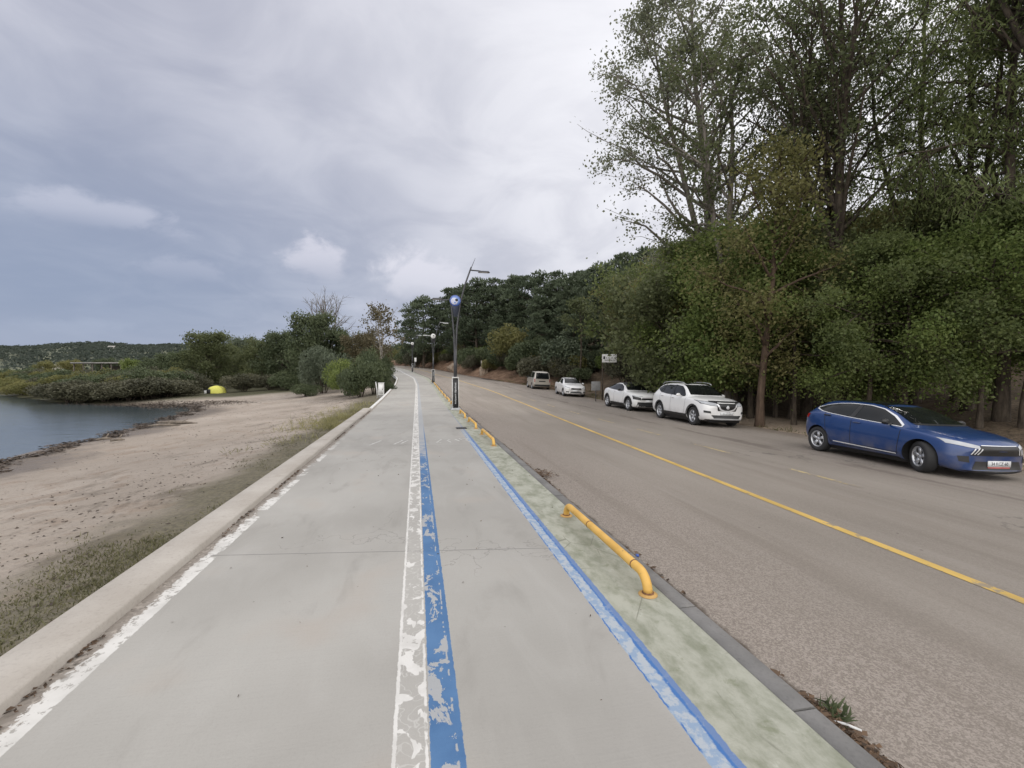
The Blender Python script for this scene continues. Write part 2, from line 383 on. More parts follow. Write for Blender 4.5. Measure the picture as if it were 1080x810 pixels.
M['needle_pale'] = leaf_mat('pale_pine_needles', (.050, .070, .042), (.105, .125, .075), .15)
M['leaf_bush'] = leaf_mat('bush_leaves', (.052, .070, .036), (.118, .142, .072), .35)
M['leaf_grey'] = leaf_mat('grey_green_leaves', (.065, .082, .055), (.135, .160, .105), .3)
M['leaf_russet'] = leaf_mat('russet_leaves', (.080, .075, .042), (.150, .125, .072), .35)
M['leaf_scrub'] = leaf_mat('scrub_leaves', (.060, .062, .040), (.125, .120, .075), .25)
M['weed'] = leaf_mat('weed_leaves', (.17, .165, .075), (.34, .31, .15), .35)
M['grass'] = leaf_mat('grass_blades', (.075, .078, .040), (.165, .155, .080), .3)
M['leaf_far'] = leaf_mat('far_wood_foliage', (.056, .070, .058), (.074, .090, .070), .5)
M['litter'] = leaf_mat('dead_leaves', (.045, .030, .020), (.16, .10, .06), .1)
M['wrack'] = simple('dried_wrack', (.060, .045, .034), .9, var=.4, scale=3)
M['black'] = simple('black_plastic', (.018, .018, .019), .45)
M['shield'] = simple('slate_blue_enamel', (.045, .055, .085), .4, coat=.3)
M['dark_metal'] = simple('dark_grey_metal', (.055, .055, .060), .45, metal=.3)
M['lightmetal'] = simple('grey_metal', (.42, .43, .44), .4, metal=.4)
M['white_paint'] = simple('white_painted_metal', (.68, .68, .67), .5, var=.06)
M['white_plain'] = simple('weathered_white_panel', (.60, .60, .59), .7, var=.10)
M['grey_plate'] = simple('dull_grey_plate', (.20, .20, .20), .6)
M['ink'] = simple('dark_ink', (.03, .03, .035), .7)
def rail_paint():
    m, t = mat('yellow_rail_paint')
    v = t.n('ShaderNodeTexCoord').outputs['Object']
    n = t.noise(v, 16, 7, .7)
    c = t.mix(t.ss(t.noise(v, 5, 4), .3, .7), (.54, .315, .065), (.66, .40, .095))
    c = t.mix(t.m('MULTIPLY', t.ss(n, .62, .68), .8), c, (.20, .105, .045))
    z = t.n('ShaderNodeSeparateXYZ', {0: v}).outputs[2]
    c = t.mix(t.m('MULTIPLY', t.ss(t.m('ADD', z, t.m('MULTIPLY', n, .04)), .07, .02), .6), c, (.25, .15, .07))
    return finish(m, t, c, t.mix(n, (.4, .4, .4), (.65, .65, .65)), bump=n, bstr=.15, bdist=.004)
M['yellow'] = rail_paint()
M['rust'] = simple('rusty_steel', (.14, .065, .03), .85, var=.4, scale=30)
M['tent'] = simple('yellow_tent_fabric', (.60, .58, .12), .7, var=.08)
M['stone'] = simple('grey_stone', (.27, .26, .245), .85, var=.25, scale=5)
M['rockpale'] = simple('pale_boulder', (.24, .185, .14), .9, var=.3, scale=3)
M['roof'] = simple('pavilion_roof', (.10, .095, .09), .8)
M['brown_wall'] = simple('pavilion_wood', (.10, .085, .07), .85)
M['house_wall'] = simple('pale_house_wall', (.55, .53, .50), .8)
M['house_roof'] = simple('clay_house_roof', (.30, .16, .11), .8)
M['wood'] = simple('weathered_wood', (.15, .125, .10), .85, var=.3, scale=8)
M['blue_cap'] = simple('blue_cap_plastic', (.05, .12, .45), .4)
M['disc_blue'] = simple('blue_disc_enamel', (.035, .075, .30), .3, coat=.5)
M['disc_mid'] = simple('light_blue_enamel', (.10, .20, .50), .3, coat=.5)
M['disc_white'] = simple('lilac_white_enamel', (.46, .48, .60), .3, coat=.5)
# ------------------------------------------------------------ geometry helpers
def mesh_np(name, V, F, material=None, tint=None, smooth=False):
    """V (n,3), F (m,4) or (m,3) index arrays -> mesh"""
    V = np.asarray(V, dtype=np.float32); F = np.asarray(F, dtype=np.int32)
    me = bpy.data.meshes.new(name)
    me.vertices.add(len(V)); me.vertices.foreach_set('co', V.ravel())
    k = F.shape[1]
    me.loops.add(F.size); me.loops.foreach_set('vertex_index', F.ravel())
    me.polygons.add(len(F))
    me.polygons.foreach_set('loop_start', np.arange(0, F.size, k, dtype=np.int32))
    me.polygons.foreach_set('loop_total', np.full(len(F), k, dtype=np.int32))
    if smooth:
        me.polygons.foreach_set('use_smooth', np.ones(len(F), dtype=bool))
    me.update(calc_edges=True)
    if tint is not None:
        a = me.attributes.new('tint', 'FLOAT', 'FACE')
        a.data.foreach_set('value', np.asarray(tint, dtype=np.float32))
    if material: me.materials.append(material)
    return me

def obj(name, me, parent=None):
    o = bpy.data.objects.new(name, me)
    COL.objects.link(o)
    if parent is not None: o.parent = parent
    return o

def tag(o, label, cat, group=None, kind=None):
    o['label'] = label; o['category'] = cat
    if group: o['group'] = group
    if kind: o['kind'] = kind
    return o

def empty(name, loc=(0, 0, 0), rz=0.0):
    o = bpy.data.objects.new(name, None)
    COL.objects.link(o)
    o.location = loc; o.rotation_euler = (0, 0, rz)
    o.empty_display_size = .3
    return o

def copy_tree(o, parent=None):
    c = o.copy(); COL.objects.link(c)
    if parent is not None: c.parent = parent
    for ch in list(o.children): copy_tree(ch, c)
    return c

class Geo:
    def __init__(self): self.V = []; self.F = []; self.n = 0
    def add(self, V, F):
        V = np.asarray(V, dtype=float); F = np.asarray(F, dtype=int)
        self.V.append(V); self.F.append(F + self.n); self.n += len(V)
    def box(self, c, s, rz=0.0, taper=1.0, M3=None):
        x, y, z = (a / 2 for a in s)
        v = np.array([[-x, -y, -z], [x, -y, -z], [x, y, -z], [-x, y, -z], [-x * taper, -y * taper, z], [x * taper, -y * taper, z], [x * taper, y * taper, z], [-x * taper, y * taper, z]])
        if rz:
            k, q = math.cos(rz), math.sin(rz)
            v = v @ np.array([[k, q, 0], [-q, k, 0], [0, 0, 1]])
        if M3 is not None: v = v @ np.array(M3).T
        self.add(v + np.array(c), [[0, 3, 2, 1], [4, 5, 6, 7], [0, 1, 5, 4], [1, 2, 6, 5], [2, 3, 7, 6], [3, 0, 4, 7]])
    def tube(self, pts, rad, k=8, cap=True):
        pts = np.asarray(pts, dtype=float); n = len(pts)
        rad = np.broadcast_to(np.asarray(rad, dtype=float), (n,))
        d = np.gradient(pts, axis=0); d /= np.linalg.norm(d, axis=1)[:, None] + 1e-9
        ref = np.array([0, 0, 1.0]) if abs(d[:, 2]).mean() < .8 else np.array([1.0, 0, 0])
        a = np.cross(d, ref); a /= np.linalg.norm(a, axis=1)[:, None] + 1e-9
        b = np.cross(d, a)
        th = np.arange(k) * 2 * math.pi / k
        ring = pts[:, None, :] + rad[:, None, None] * (np.cos(th)[None, :, None] * a[:, None, :] + np.sin(th)[None, :, None] * b[:, None, :])
        V = ring.reshape(-1, 3)
        i = np.arange(n - 1)[:, None] * k; j = np.arange(k)[None, :]; j2 = (j + 1) % k
        F = np.stack([i + j, i + j2, i + k + j2, i + k + j], axis=-1).reshape(-1, 4)
        if cap:
            V = np.vstack([V, pts[0], pts[-1]]); c0 = n * k
            jj = np.arange(0, k)
            f0 = np.stack([np.full(k, c0), (jj + 1) % k, jj, jj], -1)
            f1 = np.stack([np.full(k, c0 + 1), (n - 1) * k + jj, (n - 1) * k + (jj + 1) % k, (n - 1) * k + (jj + 1) % k], -1)
            # triangles written as quads with the last edge split by a midpoint
            mids0 = (V[(jj)] + V[(jj + 1) % k]) / 2; mids1 = (V[(n - 1) * k + jj] + V[(n - 1) * k + (jj + 1) % k]) / 2
            m0 = len(V); V = np.vstack([V, mids0, mids1])
            f0 = np.stack([np.full(k, c0), (jj + 1) % k, m0 + jj, jj], -1)
            f1 = np.stack([np.full(k, c0 + 1), (n - 1) * k + jj, m0 + k + jj, (n - 1) * k + (jj + 1) % k], -1)
            F = np.vstack([F, f0, f1])
        self.add(V, F)
    def lathe(self, prof, k=24, axis='z', c=(0, 0, 0)):
        prof = np.asarray(prof, dtype=float)      # (r, h)
        th = np.arange(k) * 2 * math.pi / k
        r, h = prof[:, 0], prof[:, 1]
        if axis == 'z': V = np.stack([r[:, None] * np.cos(th), r[:, None] * np.sin(th), np.repeat(h[:, None], k, 1)], -1)
        else: V = np.stack([r[:, None] * np.sin(th), np.repeat(h[:, None], k, 1), r[:, None] * np.cos(th)], -1)
        n = len(prof); i = np.arange(n - 1)[:, None] * k; j = np.arange(k)[None, :]; j2 = (j + 1) % k
        F = np.stack([i + j, i + j2, i + k + j2, i + k + j], axis=-1).reshape(-1, 4)
        self.add(V.reshape(-1, 3) + np.array(c), F)
    def grid(self, A):
        A = np.asarray(A, dtype=float); n, m = A.shape[:2]
        i = np.arange(n - 1)[:, None] * m; j = np.arange(m - 1)[None, :]
        F = np.stack([i + j, i + j + 1, i + m + j + 1, i + m + j], -1).reshape(-1, 4)
        self.add(A.reshape(-1, 3), F)
    def mesh(self, name, material=None, smooth=False, tint=None):
        return mesh_np(name, np.vstack(self.V), np.vstack(self.F), material, tint, smooth)
    def build(self, name, material, parent=None, smooth=False):
        return obj(name, self.mesh(name, material, smooth), parent)

def bevel(o, w, seg=2):
    md = o.modifiers.new('bevel', 'BEVEL'); md.width = w; md.segments = seg; md.limit_method = 'ANGLE'; md.angle_limit = R(40)
    return o

# ------------------------------------------------------------ the lie of the land, in path coordinates (s along, u to the right)
def table(keys, a=-80, b=1700, step=.5, sm=9):
    x = np.arange(a, b, step); k = np.array(keys, dtype=float)
    y = np.interp(x, k[:, 0], k[:, 1])
    ker = np.hanning(sm * 2 + 3); ker /= ker.sum()
    pad = len(ker) // 2
    y = np.convolve(np.pad(y, pad, mode='edge'), ker, mode='valid')
    return lambda q: np.interp(q, x, y)
off = table([(-80, 0), (44, 0), (58, -.35), (68, -1.4), (82, -2.9), (100, -6.5), (120, -13), (150, -27), (200, -55), (1700, -300)])
zp = table([(-80, 0), (20, 0), (30, .12), (45, .45), (58, .85), (75, 1.5), (93, 2.4), (112, 3.35), (124, 3.5), (145, 3.0), (200, 1), (1700, 0)])
uR = table([(-80, 13), (45, 13), (60, 10.6), (75, 9), (95, 8.6), (1700, 8.6)])
ush = table([(-80, -12), (14, -12.6), (24, -14), (30, -15), (40, -17), (44.5, -20.5), (47.5, -28), (52, -34), (57, -38.5), (66, -47), (72, -54), (76, -61), (84, -70), (100, -76), (120, -76), (160, -70), (300, -140), (1700, -500)], sm=5)
bankh = table([(-80, 0), (34, .1), (45, .7), (60, 1.2), (90, 1.8), (130, 1.8), (1700, 2)])
slope = table([(-80, .10), (15, .12), (35, .17), (60, .22), (90, .22), (1700, .15)])
ddir = np.array([-.2045, .979]); rdir = np.array([.979, .2045])
def XY(s, u):
    s = np.asarray(s, dtype=float); t = np.asarray(u, dtype=float) + off(s)
    return s * ddir[0] + t * rdir[0], s * ddir[1] + t * rdir[1]
def SU(x, y):
    s = x * ddir[0] + y * ddir[1]; t = x * rdir[0] + y * rdir[1]
    return s, t - off(s)
def road_z(s, u): return zp(s) - .06 - .042 * (np.asarray(u) - 1.92)
rng0 = np.random.default_rng(5)
_w = [(rng0.uniform(.15, 1.1), rng0.uniform(0, 6.28), rng0.uniform(0, 6.28)) for _ in range(14)]
def bumps(x, y, f=1.0):
    r = 0
    for k, a, b in _w: r = r + np.sin(k * f * (x * math.cos(a) + y * math.sin(a)) + b) / (1 + 2 * k)
    return r / 5
def ground_z(s, u):
    s = np.asarray(s, dtype=float); u = np.asarray(u, dtype=float)
    x, y = XY(s, u)
    b = bumps(x, y)
    # left: beach down to the water
    zk = zp(s) - .30 - np.clip((s - 50) / 40, 0, .6)
    us = ush(s); f = (-2.3 - u) / (-2.3 - us)
    fl = np.clip(f, 0, 1)
    zl = zk + (-1.3 - zk) * fl ** .85
    zl = np.where(f > 1, np.maximum(-1.3 - .12 * (us - u), -4.0), zl) + .16 * b * np.clip(-u / 6, 0, 1)
    # right: verge, bank, hill
    e = uR(s); zr = road_z(s, e) - .03
    v = u - e
    sm = np.clip((v - .6) / 3.2, 0, 1); sm = sm * sm * (3 - 2 * sm)
    hill = np.maximum(0, v - 4.0) * slope(s)
    hill = 20 * np.tanh(hill / 20)
    zrr = zr + bankh(s) * sm + hill + .35 * b * np.clip(v / 5, 0, 1) + .25 * bumps(x, y, 3.1) * np.clip(v / 3, 0, 1) * np.clip((s - 30) / 20, .15, 1)
    z = np.where(u < -2.2, zl, np.where(u > e + .02, zrr, np.minimum(zp(s), road_z(s, u)) - .28))
    return z
def G(s, u):
    x, y = XY(s, u)
    return float(x), float(y), float(ground_z(s, u))
def at_px(px, depth):
    """ground point on the line of sight of a column of the photograph at a given distance"""
    x = (px - 540) / 480 * depth
    s, u = SU(x, depth)
    return x, depth, float(ground_z(s, u))

def strip_mesh(name, svals, uvals, zf, material, smooth=True):
    """a sheet over (s,u); uvals may be a list of callables of s"""
    S = np.asarray(svals, dtype=float)
    cols = [np.broadcast_to(u(S) if callable(u) else u, S.shape) for u in uvals]
    U = np.stack(cols, 1); SS = np.repeat(S[:, None], U.shape[1], 1)
    x, y = XY(SS, U); z = zf(SS, U)
    g = Geo(); g.grid(np.stack([x, y, z], -1)[:, ::-1])
    me = g.mesh(name, material, smooth)
    uvl = me.uv_layers.new(name='su')
    sv = SS[:, ::-1].ravel(); uu = U[:, ::-1].ravel()
    li = np.empty(len(me.loops), dtype=np.int32); me.loops.foreach_get('vertex_index', li)
    uvl.data.foreach_set('uv', np.stack([sv[li], uu[li]], -1).astype(np.float32).ravel())
    return me

def structure(name, me):
    o = obj(name, me); o['kind'] = 'structure'; return o

# ground: one sheet to the horizon
def spread(a, b, step, far, grow=1.35):
    l = list(np.arange(a, b + .01, step)); d = step
    while l[-1] < far: d *= grow; l.append(l[-1] + d)
    lo = [a]; d = step
    while lo[-1] > -far: d *= grow; lo.append(lo[-1] - d)
    return np.array(lo[:0:-1] + l)
s_v = spread(-12, 130, .8, 1600)
s_v = s_v[s_v > -79]
u_core = np.concatenate([np.arange(-70, -24, 2.0), np.arange(-24, -2.6, .5), [-2.45, -2.28, -2.1], np.arange(-1, 12, 2.0), [12.9]])
u_right = np.concatenate([np.arange(.05, 12, .5), np.arange(12, 70, 2.0)])
u_far = []; d = 2.0; q = 70.0
while q < 1500: d *= 1.35; q += d; u_far.append(q)
u_lfar = []; d = 2.0; q = -70.0
while q > -1500: d *= 1.35; q -= d; u_lfar.append(q)
ucols = [float(a) for a in u_lfar[::-1]] + [float(a) for a in u_core[:-7]] + [(lambda S, k=k: -2.1 + (uR(S) + 2.1) * k / 6.0) for k in range(1, 7)] + [(lambda S, v=v: uR(S) + v) for v in list(u_right) + u_far]
structure('ground', strip_mesh('ground', s_v, ucols, ground_z, M['ground']))

g = Geo(); g.grid(np.array([[[-2500, -300, -1.3], [-2500, 3000, -1.3]], [[60, -300, -1.3], [60, 3000, -1.3]]])[:, ::-1])
wtr = g.build('lake_water', M['water']); wtr['kind'] = 'structure'

sp = np.concatenate([np.arange(-6, 60, .5), np.arange(60, 150, 1.0)])
structure('path', strip_mesh('path', sp, [-1.95, -1.0, 0.0, 1.0, 1.33, 1.78], lambda s, u: zp(s), M['path']))
structure('road', strip_mesh('road', sp, [1.91, 3, 5, 7, 9, 11, uR], road_z, M['road']))

def extrude_profile(name, prof, svals, material):
    """closed (u,z) profile swept along s"""
    S = np.asarray(svals, dtype=float); A = []
    rg = np.random.default_rng(3)
    for (pu, pz) in prof + prof[:1]:
        x, y = XY(S, np.full_like(S, pu)); A.append(np.stack([x, y, zp(S) + pz], -1))
    A = np.stack(A, 1); g = Geo(); g.grid(A)
    m = len(prof)
    for e, rev in ((0, False), (-1, True)):
        v = A[e, :m]
        if m == 4: g.add(v, [[0, 1, 2, 3]] if not rev else [[3, 2, 1, 0]])
        elif m == 6: g.add(v, [[0, 1, 4, 5], [1, 2, 3, 4]])
    me = g.mesh(name, material)
    return me
# kerb beside the road, in stones
kg = Geo(); s0 = -6.0; A0 = None
rk = random.Random(2)
stones = []
q = -6.0
while q < 118:
    L = .98
    S = np.linspace(q + .006, q + L - .006, 3)
    dz = rk.uniform(-.006, .006)
    A = []
    for (pu, pz) in [(1.782, -.28), (1.782, .004 + dz), (1.905, .002 + dz), (1.925, -.018 + dz), (1.930, -.28), (1.782, -.28)]:
        x, y = XY(S, np.full_like(S, pu)); A.append(np.stack([x, y, zp(S) + pz], -1))
    A = np.stack(A, 1); kg.grid(A)
    kg.add(A[0, :4], [[0, 1, 2, 3]]); kg.add(A[-1, :4], [[3, 2, 1, 0]])
    q += L
ko = kg.build('road_kerb', M['kerb']); ko['kind'] = 'structure'

kw = obj('kerb_wall', extrude_profile('kerb_wall', [(-2.285, -.75), (-2.285, .055), (-2.27, .07), (-1.965, .07), (-1.952, .057), (-1.952, -.5)], np.arange(-6, 20.6, .5), M['kerb_wall']))
tag(kw, 'long low beige concrete edge wall between the path and the sandy beach', 'low wall')
kl = obj('path_edging', extrude_profile('path_edging', [(-2.06, -.6), (-2.06, .045), (-1.953, .045), (-1.953, -.3)], np.arange(20.9, 118, .6), M['white_plain']))
tag(kl, 'narrow pale edging where the path climbs past the dark bushes', 'kerb')

# painted lines on the road
def line_sheet(name, uf, half, svals, material, dz=.004):
    return strip_mesh(name, svals, [lambda S: uf(S) - half, lambda S: uf(S) + half], lambda s, u: road_z(s, u) + dz, material)
yl = table([(-80, 4.5), (0, 4.55), (9, 5.07), (24, 5.95), (36, 6.15), (50, 5.6), (70, 4.7), (110, 4.6), (1700, 4.6)], sm=14)
structure('yellow_road_line', line_sheet('yellow_road_line', yl, .062, sp[sp < 100], M['yellow_line']))
dg = None
for k, sa in enumerate((6.2, 9.4, 12.6, 16.0, 19.6, 23.4, 27.4, 31.6)):
    me = line_sheet('lane_dash', lambda S: 7.25 + 0 * S, .055, np.linspace(sa, sa + 1.5, 4), M['dash'])
    o = structure('lane_dash', me)
# faded white characters on the path
marks = Geo()
rk = random.Random(8)
def mark(s, u, pts):
    for a, b in pts:
        s1, u1, s2, u2 = s + a[1], u + a[0], s + b[1], u + b[0]
        x1, y1 = XY(s1, u1); x2, y2 = XY(s2, u2)
        dx, dy = x2 - x1, y2 - y1; L = math.hypot(dx, dy); nx, ny = -dy / L * .022, dx / L * .022
        z = float(zp(s)) + .004
        marks.add([[x1 + nx, y1 + ny, z], [x1 - nx, y1 - ny, z], [x2 - nx, y2 - ny, z], [x2 + nx, y2 + ny, z]], [[0, 1, 2, 3]])
slash = [((0, -.3), (.11, .05)), ((.12, .07), (.20, .34))]
zee = [((0, .3), (.16, .3)), ((.16, .26), (.02, -.2)), ((0, -.26), (.13, -.26))]
hook = [((0, .3), (.15, .28)), ((.16, .24), (.08, .02)), ((.09, -.02), (.15, -.28))]
dash_ = [((0, .2), (.08, -.1)), ((.10, .3), (.16, .1))]
mark(10.9, -1.05, slash); mark(10.9, -.52, slash); mark(10.9, -.38, zee)
mark(10.9, .42, zee); mark(10.9, .62, hook); mark(10.9, .90, dash_); mark(10.9, 1.06, hook)
mo = marks.build('faded_path_lettering', M['white_mark']); mo['kind'] = 'structure'
uvl = mo.data.uv_layers.new(name='su')
for i, lp in enumerate(mo.data.loops):
    v = mo.data.vertices[lp.vertex_index].co; uvl.data[i].uv = (v.x, v.y)

# ------------------------------------------------------------ leaves and trees
def leaves(C, L, W, rg, axis=None, axis_w=0.0, var=.35):
    n = len(C)
    a = rg.normal(size=(n, 3)); a /= np.linalg.norm(a, axis=1)[:, None]
    if axis is not None:
        a = a * (1 - axis_w) + axis * axis_w; a /= np.linalg.norm(a, axis=1)[:, None] + 1e-9
    b = np.cross(a, rg.normal(size=(n, 3))); b /= np.linalg.norm(b, axis=1)[:, None] + 1e-9
    sc = 1 + var * rg.uniform(-1, 1, size=(n, 1))
    V = np.stack([C - a * L * .5 * sc, C + b * W * .5 * sc + a * L * .08, C + a * L * .5 * sc, C - b * W * .5 * sc + a * L * .08], 1).reshape(-1, 3)
    F = np.arange(n * 4).reshape(n, 4)
    return V, F

def gen_tree(seed, H, r0, cb, Rad, nl, n_leaf, L, W, sigma=.35, up=.5, droop=0.0, lean=(0, 0), prof=None, subs=5, axis=None, axis_w=0.0, fork=0, wood=True, sub_len=.5, curve=.5, tip_clear=.0, wig=.25):
    rg = np.random.default_rng(seed)
    wd = Geo(); cl = []
    prof = prof or (lambda f: math.sin(math.pi * min(1, .12 + .88 * f) ** .8) ** .7)
    stems = []
    n = 10
    f = np.linspace(0, 1, n)
    wx = np.cumsum(rg.normal(0, wig, n)) * f * .5; wy = np.cumsum(rg.normal(0, wig, n)) * f * .5
    pts = np.stack([lean[0] * f ** 1.3 + wx, lean[1] * f ** 1.3 + wy, H * .97 * f - .15], -1)
    rad = r0 * (1 - f) ** .75 + .018; rad[0] *= 1.35
    wd.tube(pts, rad, 9, cap=False); stems.append((pts, rad, cb, 1.0))
    for k in range(fork):
        j = 3 + k % 3; az = rg.uniform(0, 6.28)
        m = 7; g_ = np.linspace(0, 1, m)
        hh = H * rg.uniform(.78, .95) - pts[j, 2]
        sp_ = Rad * rg.uniform(.35, .65)
        p2 = pts[j] + np.stack([math.cos(az) * sp_ * g_ ** .8, math.sin(az) * sp_ * g_ ** .8, hh * g_], -1) + np.cumsum(rg.normal(0, .12, (m, 3)), 0) * g_[:, None]
        r2 = rad[j] * .75 * (1 - g_) ** .75 + .015
        wd.tube(p2, r2, 7, cap=False); stems.append((p2, r2, .25, .7))
    ns = len(stems)
    for si, (P, Q, c0, wgt) in enumerate(stems):
        cnt = nl if si == 0 else max(4, int(nl * .45))
        for i in range(cnt):
            ff = c0 + (.985 - c0) * (i + rg.uniform(0, 1)) / cnt
            fi_ = ff * (len(P) - 1); j = int(min(fi_, len(P) - 2)); p = P[j] + (P[j + 1] - P[j]) * (fi_ - j)
            rr = Q[j] * .5
            fr = (p[2] / H - cb) / (1 - cb)
            ln = Rad * wgt * prof(min(max(fr, 0), 1)) * rg.uniform(.7, 1.15)
            if ln < .3: ln = .3
            az = i * 2.4 + rg.uniform(-.6, .6) + si
            el = up + rg.uniform(-.3, .3) + (.35 * fr)
            m = 6; gq = np.linspace(0, 1, m)
            hd = np.array([math.cos(az), math.sin(az), 0])
            zc = np.sin(el) * gq * ln + curve * .25 * ln * gq ** 2 - droop * ln * gq ** 2
            lp = p + hd * (math.cos(el) * ln * gq)[:, None] + np.stack([0 * gq, 0 * gq, zc], -1) + np.cumsum(rg.normal(0, .045 * ln, (m, 3)), 0) * gq[:, None]
            lr = max(.02, min(rr, .035 * ln + .01)) * (1 - gq) ** .7 + .008
            wd.tube(lp, lr, 5, cap=False)
            cl.append(lp[-1]); cl.append(lp[-2])
            for q in range(subs):
                tq = rg.uniform(.25, .97); jq = min(int(tq * (m - 1)), m - 2)
                sp0 = lp[jq] + (lp[jq + 1] - lp[jq]) * (tq * (m - 1) - jq)
                dv = lp[jq + 1] - lp[jq]; dv = dv / (np.linalg.norm(dv) + 1e-9)
                dv = dv * .7 + rg.normal(0, .55, 3) + np.array([0, 0, .15 - droop]); dv /= np.linalg.norm(dv) + 1e-9
                sl = ln * sub_len * rg.uniform(.5, 1.1) * (1.15 - .6 * tq)
                g4 = np.linspace(0, 1, 4)
                spt = sp0 + dv * (sl * g4)[:, None] + np.cumsum(rg.normal(0, .06 * sl, (4, 3)), 0) * g4[:, None] - np.stack([0 * g4, 0 * g4, droop * sl * g4 ** 2], -1)
                wd.tube(spt, np.array([.018, .013, .009, .005]) * max(.6, min(1.6, H / 10)), 3, cap=False)
                cl += [spt[1] * .4 + spt[2] * .6, spt[2], spt[3]]
    cl = np.array(cl)
    res = {'wood': wd.mesh('trunk', None, True) if wood else None, 'crown': None, 'clusters': cl}
    if n_leaf:
        wts = rg.uniform(.25, 1.0, len(cl)) ** 1.6; wts /= wts.sum()
        idx = rg.choice(len(cl), n_leaf, p=wts)
        C = cl[idx] + rg.normal(0, sigma, (n_leaf, 3)) * np.array([1, 1, .8])
        C[:, 2] = np.maximum(C[:, 2], .15)
        ax = axis
        V, F = leaves(C, L, W, rg, ax, axis_w)
        ctint = rg.uniform(0, 1, len(cl))
        tint = np.clip(.55 * ctint[idx] + .45 * rg.uniform(0, 1, n_leaf), 0, 1)
        res['crown'] = mesh_np('crown', V, F, None, tint)
    return res

def gen_pine(seed, H, r0, cb, Rad, n_cl, per, L=.5, W=.17):
    rg = np.random.default_rng(seed)
    wd = Geo(); n = 8; f = np.linspace(0, 1, n)
    pts = np.stack([np.cumsum(rg.normal(0, .12, n)) * f, np.cumsum(rg.normal(0, .12, n)) * f, H * .96 * f - .2], -1)
    wd.tube(pts, r0 * (1 - f) ** .7 + .03, 7, cap=False)
    C = []; A = []; T = []
    for i in range(n_cl):
        fr = (i + rg.uniform(0, 1)) / n_cl; ff = cb + (1 - cb) * fr
        p = np.array([np.interp(ff, f, pts[:, k]) for k in range(3)])
        rad = Rad * (math.sin(math.pi * (.16 + .80 * fr)) ** .75) * rg.uniform(.55, 1.05)
        az = i * 2.399 + rg.uniform(-.5, .5)
        e = p + np.array([math.cos(az) * rad, math.sin(az) * rad, rad * .22 + rg.uniform(-.3, .5)])
        wd.tube(np.array([p, (p + e) / 2 + [0, 0, -.1], e]), [.07, .05, .02], 4, cap=False)
        for c_, rs in ((e, 1.0), ((p * .42 + e * .58) + rg.normal(0, .3, 3), .95)):
            cr = rg.uniform(.75, 1.25) * rs * Rad / 3.4
            d = rg.normal(size=(per, 3)); d /= np.linalg.norm(d, axis=1)[:, None]; d[:, 2] = np.where(rg.uniform(size=per) < .75, np.abs(d[:, 2]), d[:, 2])
            C.append(c_ + d * np.array([1.15, 1.15, .62]) * cr * rg.uniform(.55, 1.05, (per, 1))); A.append(d + np.array([0, 0, .35]))
            T.append(np.clip(rg.uniform(0, .8) * .5 + rg.uniform(0, .5, per), 0, 1))
    C = np.vstack(C); A = np.vstack(A); A /= np.linalg.norm(A, axis=1)[:, None]
    V, F = leaves(C, L, W, rg, A, .62)
    return {'wood': wd.mesh('trunk', None, True), 'crown': mesh_np('crown', V, F, None, np.concatenate(T))}

def gen_bush(seed, H, Rad, n_leaf, L, W, lobes=9, stems=6, ax=None, axw=0.0):
    rg = np.random.default_rng(seed)
    wd = Geo(); C = []; T = []
    for i in range(lobes):
        az = i * 2.4 + rg.uniform(-.5, .5); rr = Rad * math.sqrt((i + .3) / lobes) * .72
        h = H * rg.uniform(.40, .80) * (1 - .35 * (rr / Rad) ** 2)
        c = np.array([math.cos(az) * rr, math.sin(az) * rr, h])
        if i < stems: wd.tube(np.array([[c[0] * .15, c[1] * .15, -.1], [c[0] * .5, c[1] * .5, h * .5], c]), [.05, .035, .015], 5, cap=False)
        k = n_leaf // lobes
        d = rg.normal(size=(k, 3)); d /= np.linalg.norm(d, axis=1)[:, None]
        cr = np.array([Rad * .42, Rad * .42, min(h * .85, H * .36)]) * rg.uniform(.75, 1.1)
        p = c + d * cr * rg.uniform(.45, 1.08, (k, 1)) ** .6
        C.append(p); T.append(np.clip(rg.uniform(0, .6) + rg.uniform(0, .45, k), 0, 1))
    C = np.vstack(C); C[:, 2] = np.maximum(C[:, 2], .05 + .2 * rg.uniform(0, 1, len(C)))
    V, F = leaves(C, L, W, rg, ax, axw)
    return {'wood': wd.mesh('stem', None, True), 'crown': mesh_np('foliage', V, F, None, np.concatenate(T))}

def plant_tree(name, res, wood_m, leaf_m, loc, label, cat, group=None, rz=0.0, sc=1.0, parts=('trunk', 'crown')):
    """first use of a kind: the kind's meshes get their materials here"""
    e = empty(name, loc, rz); e.scale = (sc, sc, sc) if not isinstance(sc, tuple) else sc
    tag(e, label, cat, group)
    for key, nm, mt in (('wood', parts[0], wood_m), ('crown', parts[1], leaf_m)):
        me = res[key]
        if me is None: continue
        if not me.materials: me.materials.append(mt)
        o = obj(nm, me, e)
        if me.materials[0] != mt:
            o.material_slots[0].link = 'OBJECT'; o.material_slots[0].material = mt
    return e
# ------------------------------------------------------------ vegetation
rt = random.Random(11)
def PX(px, depth): return at_px(px, depth)

